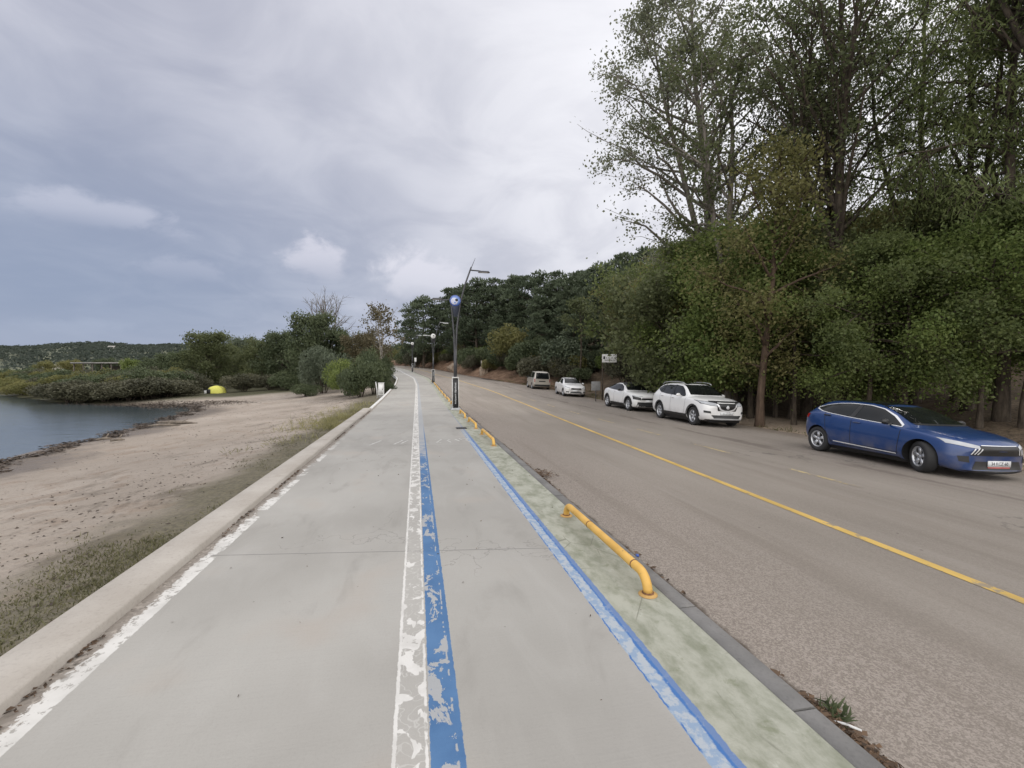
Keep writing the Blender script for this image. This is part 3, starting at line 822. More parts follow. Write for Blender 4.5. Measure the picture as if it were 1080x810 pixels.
# the poplar and the tall roadside trees on the right
poplar = gen_tree(21, 25.5, .29, .16, 7.0, 46, 28000, .15, .115, sigma=.30, up=.42, lean=(-1.9, -.6), subs=7, prof=lambda f: float(np.interp(f, [0, .1, .4, .7, .92, 1], [.62, .9, 1.0, .60, .22, .1])), fork=1)
plant_tree('poplar_tree', poplar, M['bark_grey'], M['leaf_poplar'], PX(750, 27), 'tall airy poplar with small grey-green leaves, nearest the open sky on the road side', 'tree', 'tall trees beside the parked cars', .3)
dark_a = gen_tree(35, 21, .23, .34, 6.2, 22, 12500, .15, .095, sigma=.29, up=.8, subs=6, fork=4, lean=(.6, 0), wig=.3)
plant_tree('broadleaf_tree', dark_a, M['bark'], M['leaf_dark'], PX(884, 19), 'tall dark forked tree whose bare limbs spread against the sky, behind the blue car', 'tree', 'tall trees beside the parked cars', 1.2)
dark_b = gen_tree(52, 18, .22, .42, 4.8, 20, 6500, .16, .10, sigma=.26, up=.5, subs=6, fork=1)
plant_tree('broadleaf_tree', dark_b, M['bark_grey'], M['leaf_dark'], PX(768, 22.5), 'tall tree with a thick pinkish-grey trunk just behind the white SUV', 'tree', 'tall trees beside the parked cars', .4, 1.02)
brown_t = gen_tree(58, 11.0, .14, .22, 2.5, 26, 11000, .125, .08, sigma=.36, up=.55, subs=5)
plant_tree('broadleaf_tree', brown_t, M['bark_brown'], M['leaf_olive'], PX(802, 18.2), 'tree with straight reddish-brown trunk at the road edge between white SUV and blue car', 'tree', 'tall trees beside the parked cars', 2.4, 1.0)
plant_tree('broadleaf_tree', dark_a, M['bark'], M['leaf_dark'], PX(851, 21.5), 'slim dark tree rising directly behind the rear of the blue car', 'tree', 'tall trees beside the parked cars', 3.9, .8)
droop = gen_tree(77, 19, .17, .38, 4.4, 30, 20000, .20, .042, sigma=.30, up=.35, droop=.45, subs=6, axis=np.array([.25, 0, -1.0]), axis_w=.55, fork=1, prof=lambda f: (1 - f) ** .4 * .9 + .12)
droop_spots = [(965, 21, .6, 1.05, 'tree with hanging feathery foliage, left of the three tallest feathery ones'),
               (1021, 18.0, 2.2, .95, 'feathery tree with a dark trunk rising behind the bonnet of the blue car'),
               (1057, 15.6, 4.1, 1.0, 'feathery tree with upright dark trunk near the right border, beyond the blue bonnet'),
               (1135, 17.5, 5.2, 1.1, 'feathery tree mostly cut by the right border of the photo')]
for px, dp, rz, sc, lb in droop_spots:
    plant_tree('feathery_tree', droop, M['bark'], M['leaf_droop'], PX(px, dp), lb, 'tree', 'feathery hanging trees on the right', rz, sc)
plant_tree('broadleaf_tree', dark_a, M['bark'], M['leaf_dark'], PX(1190, 13.5), 'tree beyond the right border whose bare limb reaches into the top right corner', 'tree', 'tall trees beside the parked cars', 2.6, 1.0)

# lower trees that close the view under the tall crowns
low_a = gen_tree(91, 8.6, .11, .20, 3.3, 24, 15000, .15, .10, sigma=.33, up=.3, subs=5, droop=.1)
low_b = gen_tree(92, 8.0, .12, .26, 3.6, 22, 15000, .16, .10, sigma=.36, up=.25, subs=5, droop=.15)
low_spots = [(792, 21.0, 'fresh', low_a, 1.05, 'bright fresh-green young tree standing behind the white SUV'),
             (716, 29.0, 'olive', low_a, 1.15, 'yellowish olive small tree under the poplar, behind the white crossover'),
             (752, 26.0, 'olive', low_b, .95, 'olive small tree between the yellowish one and the bright fresh-green one'),
             (835, 20.5, 'dark', low_b, 1.05, 'dark low tree filling the gap right of the bright fresh-green one'),
             (872, 22.5, 'olive', low_a, 1.1, 'dull olive low tree above the roof of the blue car'),
             (960, 22.5, 'droop', low_a, 1.0, 'deep green low tree above the bonnet of the blue car'),
             (1008, 20.0, 'dark', low_b, 1.1, 'dark low tree beyond the nose of the blue car'),
             (1048, 19.0, 'fresh', low_a, .9, 'green low tree near the right border behind the feathery trunk'),
             (1098, 19.0, 'droop', low_b, 1.0, 'green low tree cut by the right border'),
             (690, 36.0, 'dark', low_b, 1.2, 'dark low tree at the foot of the pines behind the white crossover'),
             (668, 43.0, 'olive', low_a, 1.1, 'olive low tree right of the small white notice board')]
for px, dp, lm, rs, sc, lb in low_spots:
    plant_tree('young_tree', rs, M['bark'], M['leaf_' + lm], PX(px, dp), lb, 'tree', 'low trees under the tall crowns', rt.uniform(0, 6), sc)
over_a = gen_tree(95, 8.8, .09, .30, 3.3, 26, 24000, .115, .075, sigma=.30, up=.15, subs=6, droop=.30)
over_b = gen_tree(96, 8.2, .08, .28, 3.5, 26, 24000, .115, .075, sigma=.32, up=.1, subs=6, droop=.35)
for px, dp, lm, rs, sc, lb in ((838, 18.6, 'fresh', over_a, .85, 'leafy green tree hanging over the rear of the blue car'),
             (915, 16.6, 'droop', over_a, .84, 'deep green leafy tree hanging above the windscreen of the blue car'),
             (955, 16.2, 'fresh', over_b, .86, 'fresh leafy tree hanging above the bonnet of the blue car'),
             (1034, 15.2, 'fresh', over_b, .88, 'fresh green leafy tree just left of the upright trunk near the right border'),
             (1080, 14.6, 'droop', over_a, .9, 'deep green leafy tree at the right border of the photo'),
             (818, 21.0, 'olive', over_b, 1.05, 'yellow-green leafy tree between the brown trunk and the blue car'),
             (776, 22.0, 'fresh', over_b, 1.1, 'bright leafy tree directly above the bonnet of the white SUV'),
             (735, 25.5, 'fresh', over_a, 1.1, 'bright leafy tree above the roof of the white SUV'),
             (722, 29.5, 'olive', over_b, .9, 'yellowish leafy tree above the white crossover')):
    plant_tree('young_tree', rs, M['bark'], M['leaf_' + lm], PX(px, dp), lb, 'tree', 'leafy trees hanging over the parked cars', rt.uniform(0, 6), sc)
mid = gen_tree(120, 8.4, .15, .16, 3.7, 28, 11000, .24, .15, sigma=.45, up=.3, subs=5)
mid2 = gen_tree(121, 7.6, .14, .14, 3.9, 26, 10000, .24, .15, sigma=.48, up=.3, subs=5)
i = 0
for dp, a, b, step in ((27, 700, 1180, 52), (34, 690, 1180, 42), (44, 680, 1180, 34), (58, 690, 1150, 27)):
    px = a + rt.uniform(0, 20)
    while px < b:
        d_ = dp * rt.uniform(.92, 1.1)
        plant_tree('forest_tree', (mid, mid2)[i % 2], M['bark'], M[('leaf_dark', 'leaf_droop', 'leaf_dark', 'leaf_bush')[i % 4]], PX(px, d_), 'dark bushy forest tree deep behind the parked cars', 'tree', 'dark trees deep in the roadside wood', rt.uniform(0, 6), rt.uniform(.8, 1.2) * (1.0 if dp < 40 else 1.15))
        px += step * rt.uniform(.8, 1.25); i += 1

# bare trunks standing in the shade behind the cars
slim = gen_tree(140, 9.5, .10, .55, 2.2, 12, 1800, .24, .16, sigma=.35, subs=4)
for px, dp, lb in ((944, 24, 'slim dark trunk in the shade behind the windscreen of the blue car'), (985, 26, 'slim dark trunk in the shade behind the bonnet of the blue car'), (700, 33, 'leaning slim trunk behind the gap between the white crossover and SUV'),
                   (684, 37, 'slim trunk behind the roof of the white crossover'), (612, 47, 'leaning slim trunk behind the white saloon')):
    plant_tree('slim_tree', slim, M['bark'], M['leaf_dark'], PX(px, dp), lb, 'tree', 'slim trunks in the shade', rt.uniform(0, 6), rt.uniform(.9, 1.15))

# the pine wood on the hill
pines = [gen_pine(200, 13.0, .20, .20, 3.5, 32, 90), gen_pine(201, 12.0, .19, .24, 3.8, 30, 95), gen_pine(202, 14.0, .21, .18, 3.4, 34, 88), gen_pine(203, 11.0, .17, .14, 3.2, 28, 90)]
skyline = [(434, 104, 336), (447, 96, 315), (462, 100, 322), (478, 94, 306), (490, 88, 304), (503, 84, 297), (521, 82, 294), (534, 80, 297), (548, 77, 291), (567, 74, 290), (586, 72, 287), (603, 68, 290), (616, 66, 285), (632, 62, 281), (650, 58, 275), (668, 54, 270), (688, 50, 262)]
def pine_label(px):
    if px == 434: return 'leftmost pine of the wood, where the road disappears over the crest'
    if px == 447: return 'rounded dark pine second from the left end of the wood, beside the lamp posts'
    if px == 478: return 'pine directly behind the blue disc of the nearest street lamp'
    return 'dark rounded pine on the skyline of the roadside hill'
for i, (px, dp, ytop) in enumerate(skyline):
    x, y, z = PX(px, dp)
    Ht = 1.65 + (392 - ytop) / 480 * dp - z
    rs = pines[i % 4]; H0 = (13.0, 12.0, 14.0, 11.0)[i % 4]
    k = Ht / H0
    plant_tree('pine_tree', rs, M['bark'], M['needle'], (x, y, z), pine_label(px), 'tree', 'pines on the skyline of the hill', rt.uniform(0, 6), (min(k, 1.25), min(k, 1.25), k))
i = 0
for dp0, a, b, step in ((86, 452, 545, 15), (72, 520, 600, 20), (62, 560, 640, 22), (53, 600, 690, 24), (110, 470, 700, 20), (92, 560, 720, 24), (48, 650, 720, 26)):
    px = a + rt.uniform(0, 8)
    while px < b:
        dp = dp0 * rt.uniform(.94, 1.06)
        s_, u_ = SU((px - 540) / 480 * dp, dp)
        if u_ > float(uR(s_)) + 3.5:
            plant_tree('pine_tree', pines[i % 4], M['bark'], M['needle' if i % 5 else 'needle_pale'], PX(px, dp), 'dark green pine within the wood on the roadside hill', 'tree', 'pines within the hill wood', rt.uniform(0, 6), rt.uniform(.58, .82))
        px += step * rt.uniform(.75, 1.25); i += 1
# shrubs along the bank
bushes = [gen_bush(300, 2.6, 2.2, 4200, .22, .13), gen_bush(301, 2.2, 2.4, 4200, .22, .13), gen_bush(302, 3.4, 2.6, 5200, .22, .14)]
i = 0
for sB in np.arange(46, 112, 3.2):
    for kk in range(3):
        s_ = sB + rt.uniform(-1, 1); u_ = float(uR(s_)) + (2.6, 4.6, 7.5)[kk] + rt.uniform(-.6, 1.2)
        if rt.random() < (.30, .12, .1)[kk]: continue
        mt = ('leaf_olive', 'leaf_bush', 'leaf_scrub', 'leaf_fresh')[int(rt.random() * 3.3)]
        plant_tree('bank_shrub', bushes[i % 3], M['bark'], M[mt], G(s_, u_), 'scrubby shrub on the reddish bank at the foot of the pine wood', 'shrub', 'shrubs along the roadside bank', rt.uniform(0, 6), rt.uniform(.6, 1.25), ('stem', 'foliage')); i += 1
for px, dp, sc, lb, mt in ((423, 121, 1.5, 'dark bush closing the view at the crest, leftmost of three', 'leaf_bush'), (428, 116, 1.3, 'olive bush at the crest in the middle of three', 'leaf_olive'), (434, 110, 1.5, 'dark bush at the crest under the leftmost pine', 'leaf_bush'), (440, 98, 1.2, 'dull scrub under the second pine from the left end', 'leaf_scrub'),
                           (598, 52, 1.25, 'pale green bush at the wood edge left of the white notice board', 'needle_pale'), (545, 66, 1.7, 'large yellow-green bush at the foot of the pines above the parked van', 'leaf_olive'), (560, 60, 1.3, 'dull green bush on the bank just right of the large yellow-green one', 'leaf_bush'),
                           (700, 30.5, .75, 'low scrub bush behind the roof of the white SUV', 'leaf_scrub'), (660, 40, .9, 'low scrub bush behind the white crossover', 'leaf_scrub')):
    plant_tree('bank_shrub', bushes[2], M['bark'], M[mt], PX(px, dp), lb, 'shrub', 'shrubs at the wood edge', rt.uniform(0, 6), sc, ('stem', 'foliage'))

# left-hand thicket
round_t = gen_tree(400, 8.0, .18, .10, 4.3, 34, 15000, .27, .17, sigma=.42, up=.25, subs=5)
round_u = gen_tree(401, 7.2, .16, .10, 4.0, 30, 13000, .27, .17, sigma=.42, up=.2, subs=5)
H_of = {id(round_t): 8.0, id(round_u): 7.2}
def top_tree(px, dp, ytop, rs, leafm, lb, wid=1.0, grp='dark trees behind the beach'):
    x, y, z = PX(px, dp); Ht = 1.65 + (392 - ytop) / 480 * dp - z
    k = Ht / (H_of[id(rs)] + .4)
    return plant_tree('thicket_tree', rs, M['bark'], M[leafm], (x, y, z), lb, 'tree', grp, rt.uniform(0, 6), (k * wid, k * wid, k))
top_tree(219, 58, 353, round_t, 'leaf_dark', 'broad dark round tree behind the yellow tent', 1.0)
top_tree(190, 62, 372, round_u, 'leaf_bush', 'lower dark tree left of the broad round one behind the tent', 1.0)
top_tree(243, 68, 366, round_u, 'leaf_dark', 'dark tree half hidden between the broad round one and the paler crown', 1.0)
top_tree(256, 74, 358, round_t, 'leaf_grey', 'paler grey-green crown showing behind the row, right of the tent', .8)
top_tree(276, 60, 360, round_u, 'leaf_dark', 'dark tree left of the tallest dome of the thicket', .95)
top_tree(298, 57, 353, round_t, 'leaf_bush', 'dark shoulder tree joined to the left side of the tallest dome', .9)
top_tree(327, 53, 334, round_t, 'leaf_bush', 'tallest dome-shaped dense green tree of the thicket', .85)
top_tree(356, 55, 350, round_u, 'leaf_bush', 'dense green tree right of the tallest dome', .9)
top_tree(384, 50, 353, round_u, 'leaf_russet', 'tree with a russet-brown crown beside the thin white-stemmed tree', .8)
top_tree(400, 60, 368, round_u, 'leaf_dark', 'dark tree at the path edge behind the thin white-stemmed tree', .8)
bare = gen_tree(410, 10.5, .17, .25, 4.2, 22, 0, .1, .1, up=.75, subs=9, fork=4, sub_len=.6)
bx, by, bz = PX(346, 64)
kk = (1.65 + (392 - 317) / 480 * 64 - bz) / 10.4
plant_tree('bare_tree', bare, M['bark_grey'], M['leaf_grey'], (bx, by, bz), 'leafless brown-grey tree whose fine twigs rise above the thicket', 'tree', None, .5, kk)
thin = gen_tree(411, 8.6, .12, .25, 2.6, 16, 1900, .22, .16, sigma=.26, up=.6, subs=4, fork=1)
tx, ty, tz = PX(402, 47)
kk = (1.65 + (392 - 323) / 480 * 47 - tz) / 8.6
plant_tree('thin_tree', thin, M['bark_pale'], M['leaf_russet'], (tx, ty, tz), 'thin sparse tree with pale stem and few brownish leaves beside the path', 'tree', None, 1.0, kk)
fine = [gen_bush(310, 3.2, 2.6, 7000, .22, .07, lobes=12, ax=np.array([0, 0, 1.0]), axw=.35), gen_bush(311, 2.4, 2.4, 6500, .18, .10, lobes=11)]
for px, dp, sc, rs, mt, lb in ((341, 43, (1.05, 1.05, 1.35), 0, 'leaf_grey', 'large feathery grey-green shrub in front of the thicket at the beach end'),
                               (366, 38, (.85, .85, 1.2), 1, 'leaf_fresh', 'green shrub just right of the feathery grey-green one'),
                               (380, 34.5, (.75, .75, 1.2), 1, 'leaf_bush', 'low dark shrub left of the white stub post'),
                               (394, 36.5, (.6, .6, 1.45), 1, 'leaf_bush', 'dark shrub behind the white cabinet'),
                               (407, 36, (.36, .36, .4), 1, 'leaf_bush', 'small low shrub right of the white cabinet at the path edge'),
                               (404, 47, (.55, .55, 1.2), 1, 'leaf_bush', 'dark shrub bulging at the path bend'),
                               (258, 50, (.95, .95, .8), 1, 'leaf_scrub', 'brownish scrub bush right of the yellow tent'),
                               (285, 52, (.9, .9, .7), 1, 'leaf_scrub', 'brownish low scrub under the dark trees, farther right of the tent'),
                               (304, 50, (.9, .9, .8), 1, 'leaf_bush', 'low dark bush at the left foot of the tallest dome'),
                               (204, 51, (.8, .8, .7), 1, 'leaf_scrub', 'dull scrub bush left of the yellow tent'),
                               (180, 55, (1., 1., .9), 1, 'leaf_scrub', 'brown waterside scrub left of the tent'),
                               (322, 40, (.55, .55, .45), 1, 'leaf_bush', 'small bush at the left foot of the feathery grey-green shrub')):
    plant_tree('shrub', fine[rs], M['bark'], M[mt], PX(px, dp), lb, 'shrub', 'shrubs at the end of the beach', rt.uniform(0, 6), sc, ('stem', 'foliage'))
# bushes on the spit
px = 12.0; i = 0
while px < 195:
    for row, (dd, h) in enumerate(((0, .55), (3.5, .72), (8.0, .80))):
        dp = float(np.interp(px, [5, 40, 70, 160, 200], [62, 53, 44, 43, 47])) + dd + rt.uniform(-.7, .7) + (5 if px < 60 else 0) * (row > 0)
        x, y, z = PX(px + rt.uniform(-3, 3), dp)
        plant_tree('spit_bush', bushes[2], M['bark'], M[('leaf_scrub' if px > 55 else 'leaf_olive') if row == 0 else ('leaf_bush', 'leaf_olive', 'leaf_bush', 'leaf_scrub', 'leaf_bush')[i % 5]], (x, y, max(z, -1.35)), 'green waterside bush on the low spit across the water', 'shrub', 'bushes on the low spit', rt.uniform(0, 6), (1.0, 1.0, h * rt.uniform(.85, 1.1)), ('stem', 'foliage')); i += 1
    px += 13 * rt.uniform(.8, 1.2)
for px, dp, yt in ((140, 84, 380), (160, 78, 379), (178, 72, 376), (112, 116, 379), (75, 118, 381), (48, 120, 382)):
    top_tree(px, dp, yt, round_u, ('leaf_olive', 'leaf_bush', 'leaf_fresh')[px % 3], 'rounded tree standing behind the bushes of the spit', 1.1, 'trees behind the spit')

# far wooded hills across the lake
rg = np.random.default_rng(9)
az = np.radians(np.linspace(-82, 4, 90)); rr = np.array([285, 300, 340, 400, 470, 540, 640, 800, 1000])
hh = np.array([-2.0, .5, 7, 15, 24, 30, 31, 26, 10])
AZ, RR = np.meshgrid(az, rr, indexing='ij')
def ridge(a): return 1 + .05 * np.sin(a * 9 + 1) + .05 * np.sin(a * 23) + .03 * np.sin(a * 51 + 2)
def hill_z(a, r): return np.interp(r, rr, hh) * ridge(a) * np.where(np.degrees(a) > -30, 1 - .004 * (np.degrees(a) + 30), 1) - .5
D = 1.0 / np.maximum(np.cos(AZ), .35)
g = Geo(); g.grid(np.stack([RR * np.sin(AZ) * D, RR * np.cos(AZ) * D, hill_z(AZ, RR)], -1)[:, ::-1])
m_h, t_h = mat('far_hill_ground')
v_h = t_h.n('ShaderNodeTexCoord').outputs['Object']
finish(m_h, t_h, t_h.mix(t_h.ss(t_h.noise(v_h, .02, 5), .4, .6), (.06, .07, .045), (.11, .115, .07)), .9)
hl = g.build('hills', m_h, None, True); hl['kind'] = 'structure'
n_c = 4600
a_ = np.radians(rg.uniform(-80, 3, n_c)); r_ = 296 + 330 * rg.uniform(0, 1, n_c) ** .8
Cc = np.stack([r_ * np.tan(a_) , r_, hill_z(a_, r_) + 1.5], -1)
sel = np.abs(np.degrees(a_)) < 66; Cc = Cc[sel]
per = 26; sz = rg.uniform(2.4, 5.0, len(Cc))
d = rg.normal(size=(len(Cc), per, 3)); d /= np.linalg.norm(d, axis=2)[:, :, None]; d[:, :, 2] = np.abs(d[:, :, 2]) * .8
P_ = (Cc[:, None, :] + d * sz[:, None, None]).reshape(-1, 3)
V, F = leaves(P_, 1.9, 1.6, rg)
tn = np.clip(np.repeat(rg.uniform(0, .8, len(Cc)), per) + rg.uniform(0, .2, len(P_)), 0, 1)
fw = obj('far_wood', mesh_np('far_wood', V, F, M['leaf_far'], tn)); tag(fw, 'wooded hillside far across the lake reading as one mass of tree crowns', 'woodland', None, 'stuff')

# weeds and grass at the beach wall
def blades(name, spots, mat_, label, h=.16, w=.02, per=28, seed=1, spread=.10, cat='grass', lean=.5):
    rg = np.random.default_rng(seed); Vs = []; n = 0
    B = np.repeat(np.array([p[:3] for p in spots]), per, 0); Hs = np.repeat(np.array([p[3] for p in spots]), per) * rg.uniform(.5, 1.2, len(B))
    B = B + np.stack([rg.normal(0, spread, len(B)), rg.normal(0, spread, len(B)), np.zeros(len(B)) - .02], -1)
    dr = rg.normal(0, lean, (len(B), 3)); dr[:, 2] = 1.0; dr /= np.linalg.norm(dr, axis=1)[:, None]
    sd = np.cross(dr, rg.normal(size=(len(B), 3))); sd /= np.linalg.norm(sd, axis=1)[:, None]
    mid_ = B + dr * (Hs * .55)[:, None]; tip = B + (dr + np.array([0, 0, -.12]) + rg.normal(0, .15, (len(B), 3))) * Hs[:, None]
    V = np.stack([B, mid_ + sd * w, tip, mid_ - sd * w], 1).reshape(-1, 3)
    o = obj(name, mesh_np(name, V, np.arange(len(V)).reshape(-1, 4), mat_, np.clip(np.repeat(rg.uniform(0, .7, len(spots)), per) + rg.uniform(0, .35, len(B)), 0, 1)))
    return tag(o, label, cat, None, 'stuff')
sp1 = []
for k in range(5200):
    s_ = rt.uniform(-1, 30); u_ = -2.45 - abs(rt.gauss(0, 1.15)) * (1.0 if s_ < 8 else .55)
    dens = .35 + .5 * math.sin(s_ * 1.7 + 1) * math.sin(u_ * 2.3 + s_) + .2 * math.sin(s_ * 1.1 + 1) + (.5 if 2.0 < s_ < 5.5 else 0)
    if rt.random() > dens * (1.0 if s_ < 6.5 else .22): continue
    x, y, z = G(s_, u_); sp1.append((x, y, z, rt.uniform(.03, .085)))
blades('grass', sp1, M['grass'], 'short dull green grass along the foot of the low wall on the beach side', .14, .0055, 26, 3, .10)
sp2 = []
for k in range(420):
    s_ = rt.triangular(12, 29, 20); u_ = -2.45 - abs(rt.gauss(0, 1.05))
    if math.sin(s_ * 1.9) + math.sin(s_ * 3.7 + u_ * 2.2) + .4 * math.sin(u_ * 5) < .55: continue
    x, y, z = G(s_, u_); sp2.append((x, y, z, rt.uniform(.15, .48)))
blades('tall_weeds', sp2, M['weed'], 'yellow-green tall weeds growing over the far end of the low wall', .5, .0075, 26, 4, .22, 'weeds', .75)
sp3 = []
for k in range(500):
    s_ = rt.uniform(6, 60); u_ = float(uR(s_)) + abs(rt.gauss(.4, 1.6))
    if s_ < 34 and (.5 < u_ - 13 < 3.2) and rt.random() < .85: continue
    x, y, z = G(s_, u_); sp3.append((x, y, z, rt.uniform(.08, .25)))
blades('verge_grass', sp3, M['grass'], 'thin tufts of grass along the shaded verge behind the parked cars', .2, .015, 14, 6, .15)

# litter in the gutter, debris on the sand, wrack along the shore
def flakes(name, pts, size, mat_, label, cat, seed, thick=.4):
    rg = np.random.default_rng(seed); C = np.array(pts)
    V, F = leaves(C, size, size * .6, rg, np.array([1.0, 0, 0]), 0.0, .6)
    V = V.reshape(-1, 4, 3); V[:, :, 2] = C[:, None, 2] + (V[:, :, 2] - C[:, None, 2]) * thick; V[:, :, 2] = np.maximum(V[:, :, 2], C[:, None, 2] - .004)
    o = obj(name, mesh_np(name, V.reshape(-1, 3), F, mat_, rg.uniform(0, 1, len(C))))
    return tag(o, label, cat, None, 'stuff')
pts = []
for k in range(2600):
    s_ = rt.uniform(.2, 30) if rt.random() < .5 else rt.uniform(.3, 2.0); u_ = 1.945 + abs(rt.gauss(0, .035))
    if math.sin(s_ * 2.1) + math.sin(s_ * .83 + 1) < -.2 and s_ > 2.2: continue
    x, y = XY(s_, u_); pts.append((float(x), float(y), float(road_z(s_, u_)) + .012 + rt.uniform(0, .012)))
for k in range(260):
    s_ = rt.uniform(6.95, 7.5); u_ = 2.02 + rt.gauss(0, .10)
    x, y = XY(s_, u_); pts.append((float(x), float(y), float(road_z(s_, u_)) + .02 + rt.uniform(0, .04)))
flakes('gutter_litter', pts, .045, M['litter'], 'dead leaves and dirt collected in the gutter along the kerb', 'litter', 12)
pts = []
for k in range(1500):
    s_ = rt.uniform(-.5, 20); u_ = -1.945 + abs(rt.gauss(0, .03))
    if math.sin(s_ * 2.7) + math.sin(s_ * 1.13) < .1: continue
    x, y = XY(s_, u_); pts.append((float(x), float(y), float(zp(s_)) + .006 + rt.uniform(0, .01)))
flakes('wall_litter', pts, .035, M['litter'], 'dry leaf litter lying against the inner foot of the low wall', 'litter', 13)
pts = []
for k in range(3200):
    s_ = rt.uniform(2, 46); f_ = rt.random()
    u_ = -2.8 + (float(ush(s_)) + 3.2) * f_
    if rt.random() < .55: u_ = -4.6 + .9 * math.sin(s_ * .5) + rt.gauss(0, .8)
    x, y, z = G(s_, u_); pts.append((x, y, z + .008))
flakes('beach_debris', pts, .055, M['wrack'], 'scattered dark twigs and dry weed lying over the sand', 'debris', 14, .5)
pts = []
for k in range(5200):
    s_ = rt.uniform(6, 46); u_ = float(ush(s_)) + rt.gauss(.35, .22) + .35 * math.sin(s_ * 1.7) + .2 * math.sin(s_ * 4.1)
    x, y, z = G(s_, u_); pts.append((x, y, max(z, -1.3) + rt.uniform(.0, .10)))
for k in range(3500):
    s_ = 44.5 + rt.gauss(0, 1.8); u_ = float(ush(s_)) + rt.uniform(-3, 5)
    x, y, z = G(s_, u_); pts.append((x, y, max(z, -1.3) + rt.uniform(.0, .08)))
flakes('shore_wrack', pts, .17, M['wrack'], 'dark band of washed-up weed along the edge of the water', 'seaweed', 15, .35)
# ------------------------------------------------------------ cars
def paint(name, c, metal=.0, rough=.32):
    m, t = mat(name)
    v = t.n('ShaderNodeTexCoord').outputs['Object']
    d = t.noise(v, 3.0, 5)
    z = t.n('ShaderNodeSeparateXYZ', {0: v}).outputs[2]
    dirt = t.m('MULTIPLY', t.m('MULTIPLY', t.ss(z, .75, .2), t.ss(d, .3, .7)), .45)
    col = t.mix(dirt, c, (.20, .175, .15))
    return finish(m, t, col, t.mix(t.ss(d, .3, .7), (rough,) * 3, (rough + .12,) * 3), metal=metal, coat=.7, **{'Coat Roughness': .06})
M['car_blue'] = paint('blue_car_paint', (.004, .036, .150), .25, .28)
M['car_white'] = paint('white_car_paint', (.70, .70, .70))
M['car_beige'] = paint('silver_beige_car_paint', (.40, .375, .33), .25)
M['tyre'] = simple('tyre_rubber', (.022, .022, .023), .85)
M['rim'] = simple('alloy_rim', (.50, .51, .53), .3, metal=.7, var=.05)
M['rim_dark'] = simple('dark_rim', (.05, .05, .055), .4, metal=.5)
M['chrome'] = simple('chrome_trim', (.72, .73, .75), .25, metal=.35, var=.03)
def glassy(name, c, rough=.04):
    m, t = mat(name)
    v = t.n('ShaderNodeTexCoord').outputs['Object']
    return finish(m, t, t.mix(t.ss(t.noise(v, 1.3, 3), .35, .65), tuple(x * .6 for x in c), c), rough, spec=.3)
M['glass'] = glassy('car_window_glass', (.012, .014, .015))
M['lamp'] = glassy('headlamp_lens', (.52, .54, .57), .08)
M['lamp_red'] = glassy('tail_lamp_lens', (.30, .012, .012), .1)
M['plate'] = simple('number_plate', (.62, .63, .64), .5, var=.04)
M['red_mark'] = simple('red_strip', (.42, .09, .08), .6)

def lerp_poly(A, n):
    A = np.array(A, dtype=float); d = np.r_[0, np.cumsum(np.linalg.norm(np.diff(A, axis=0), axis=1))]
    q = np.linspace(0, d[-1], n)
    return np.stack([np.interp(q, d, A[:, 0]), np.interp(q, d, A[:, 1])], -1)

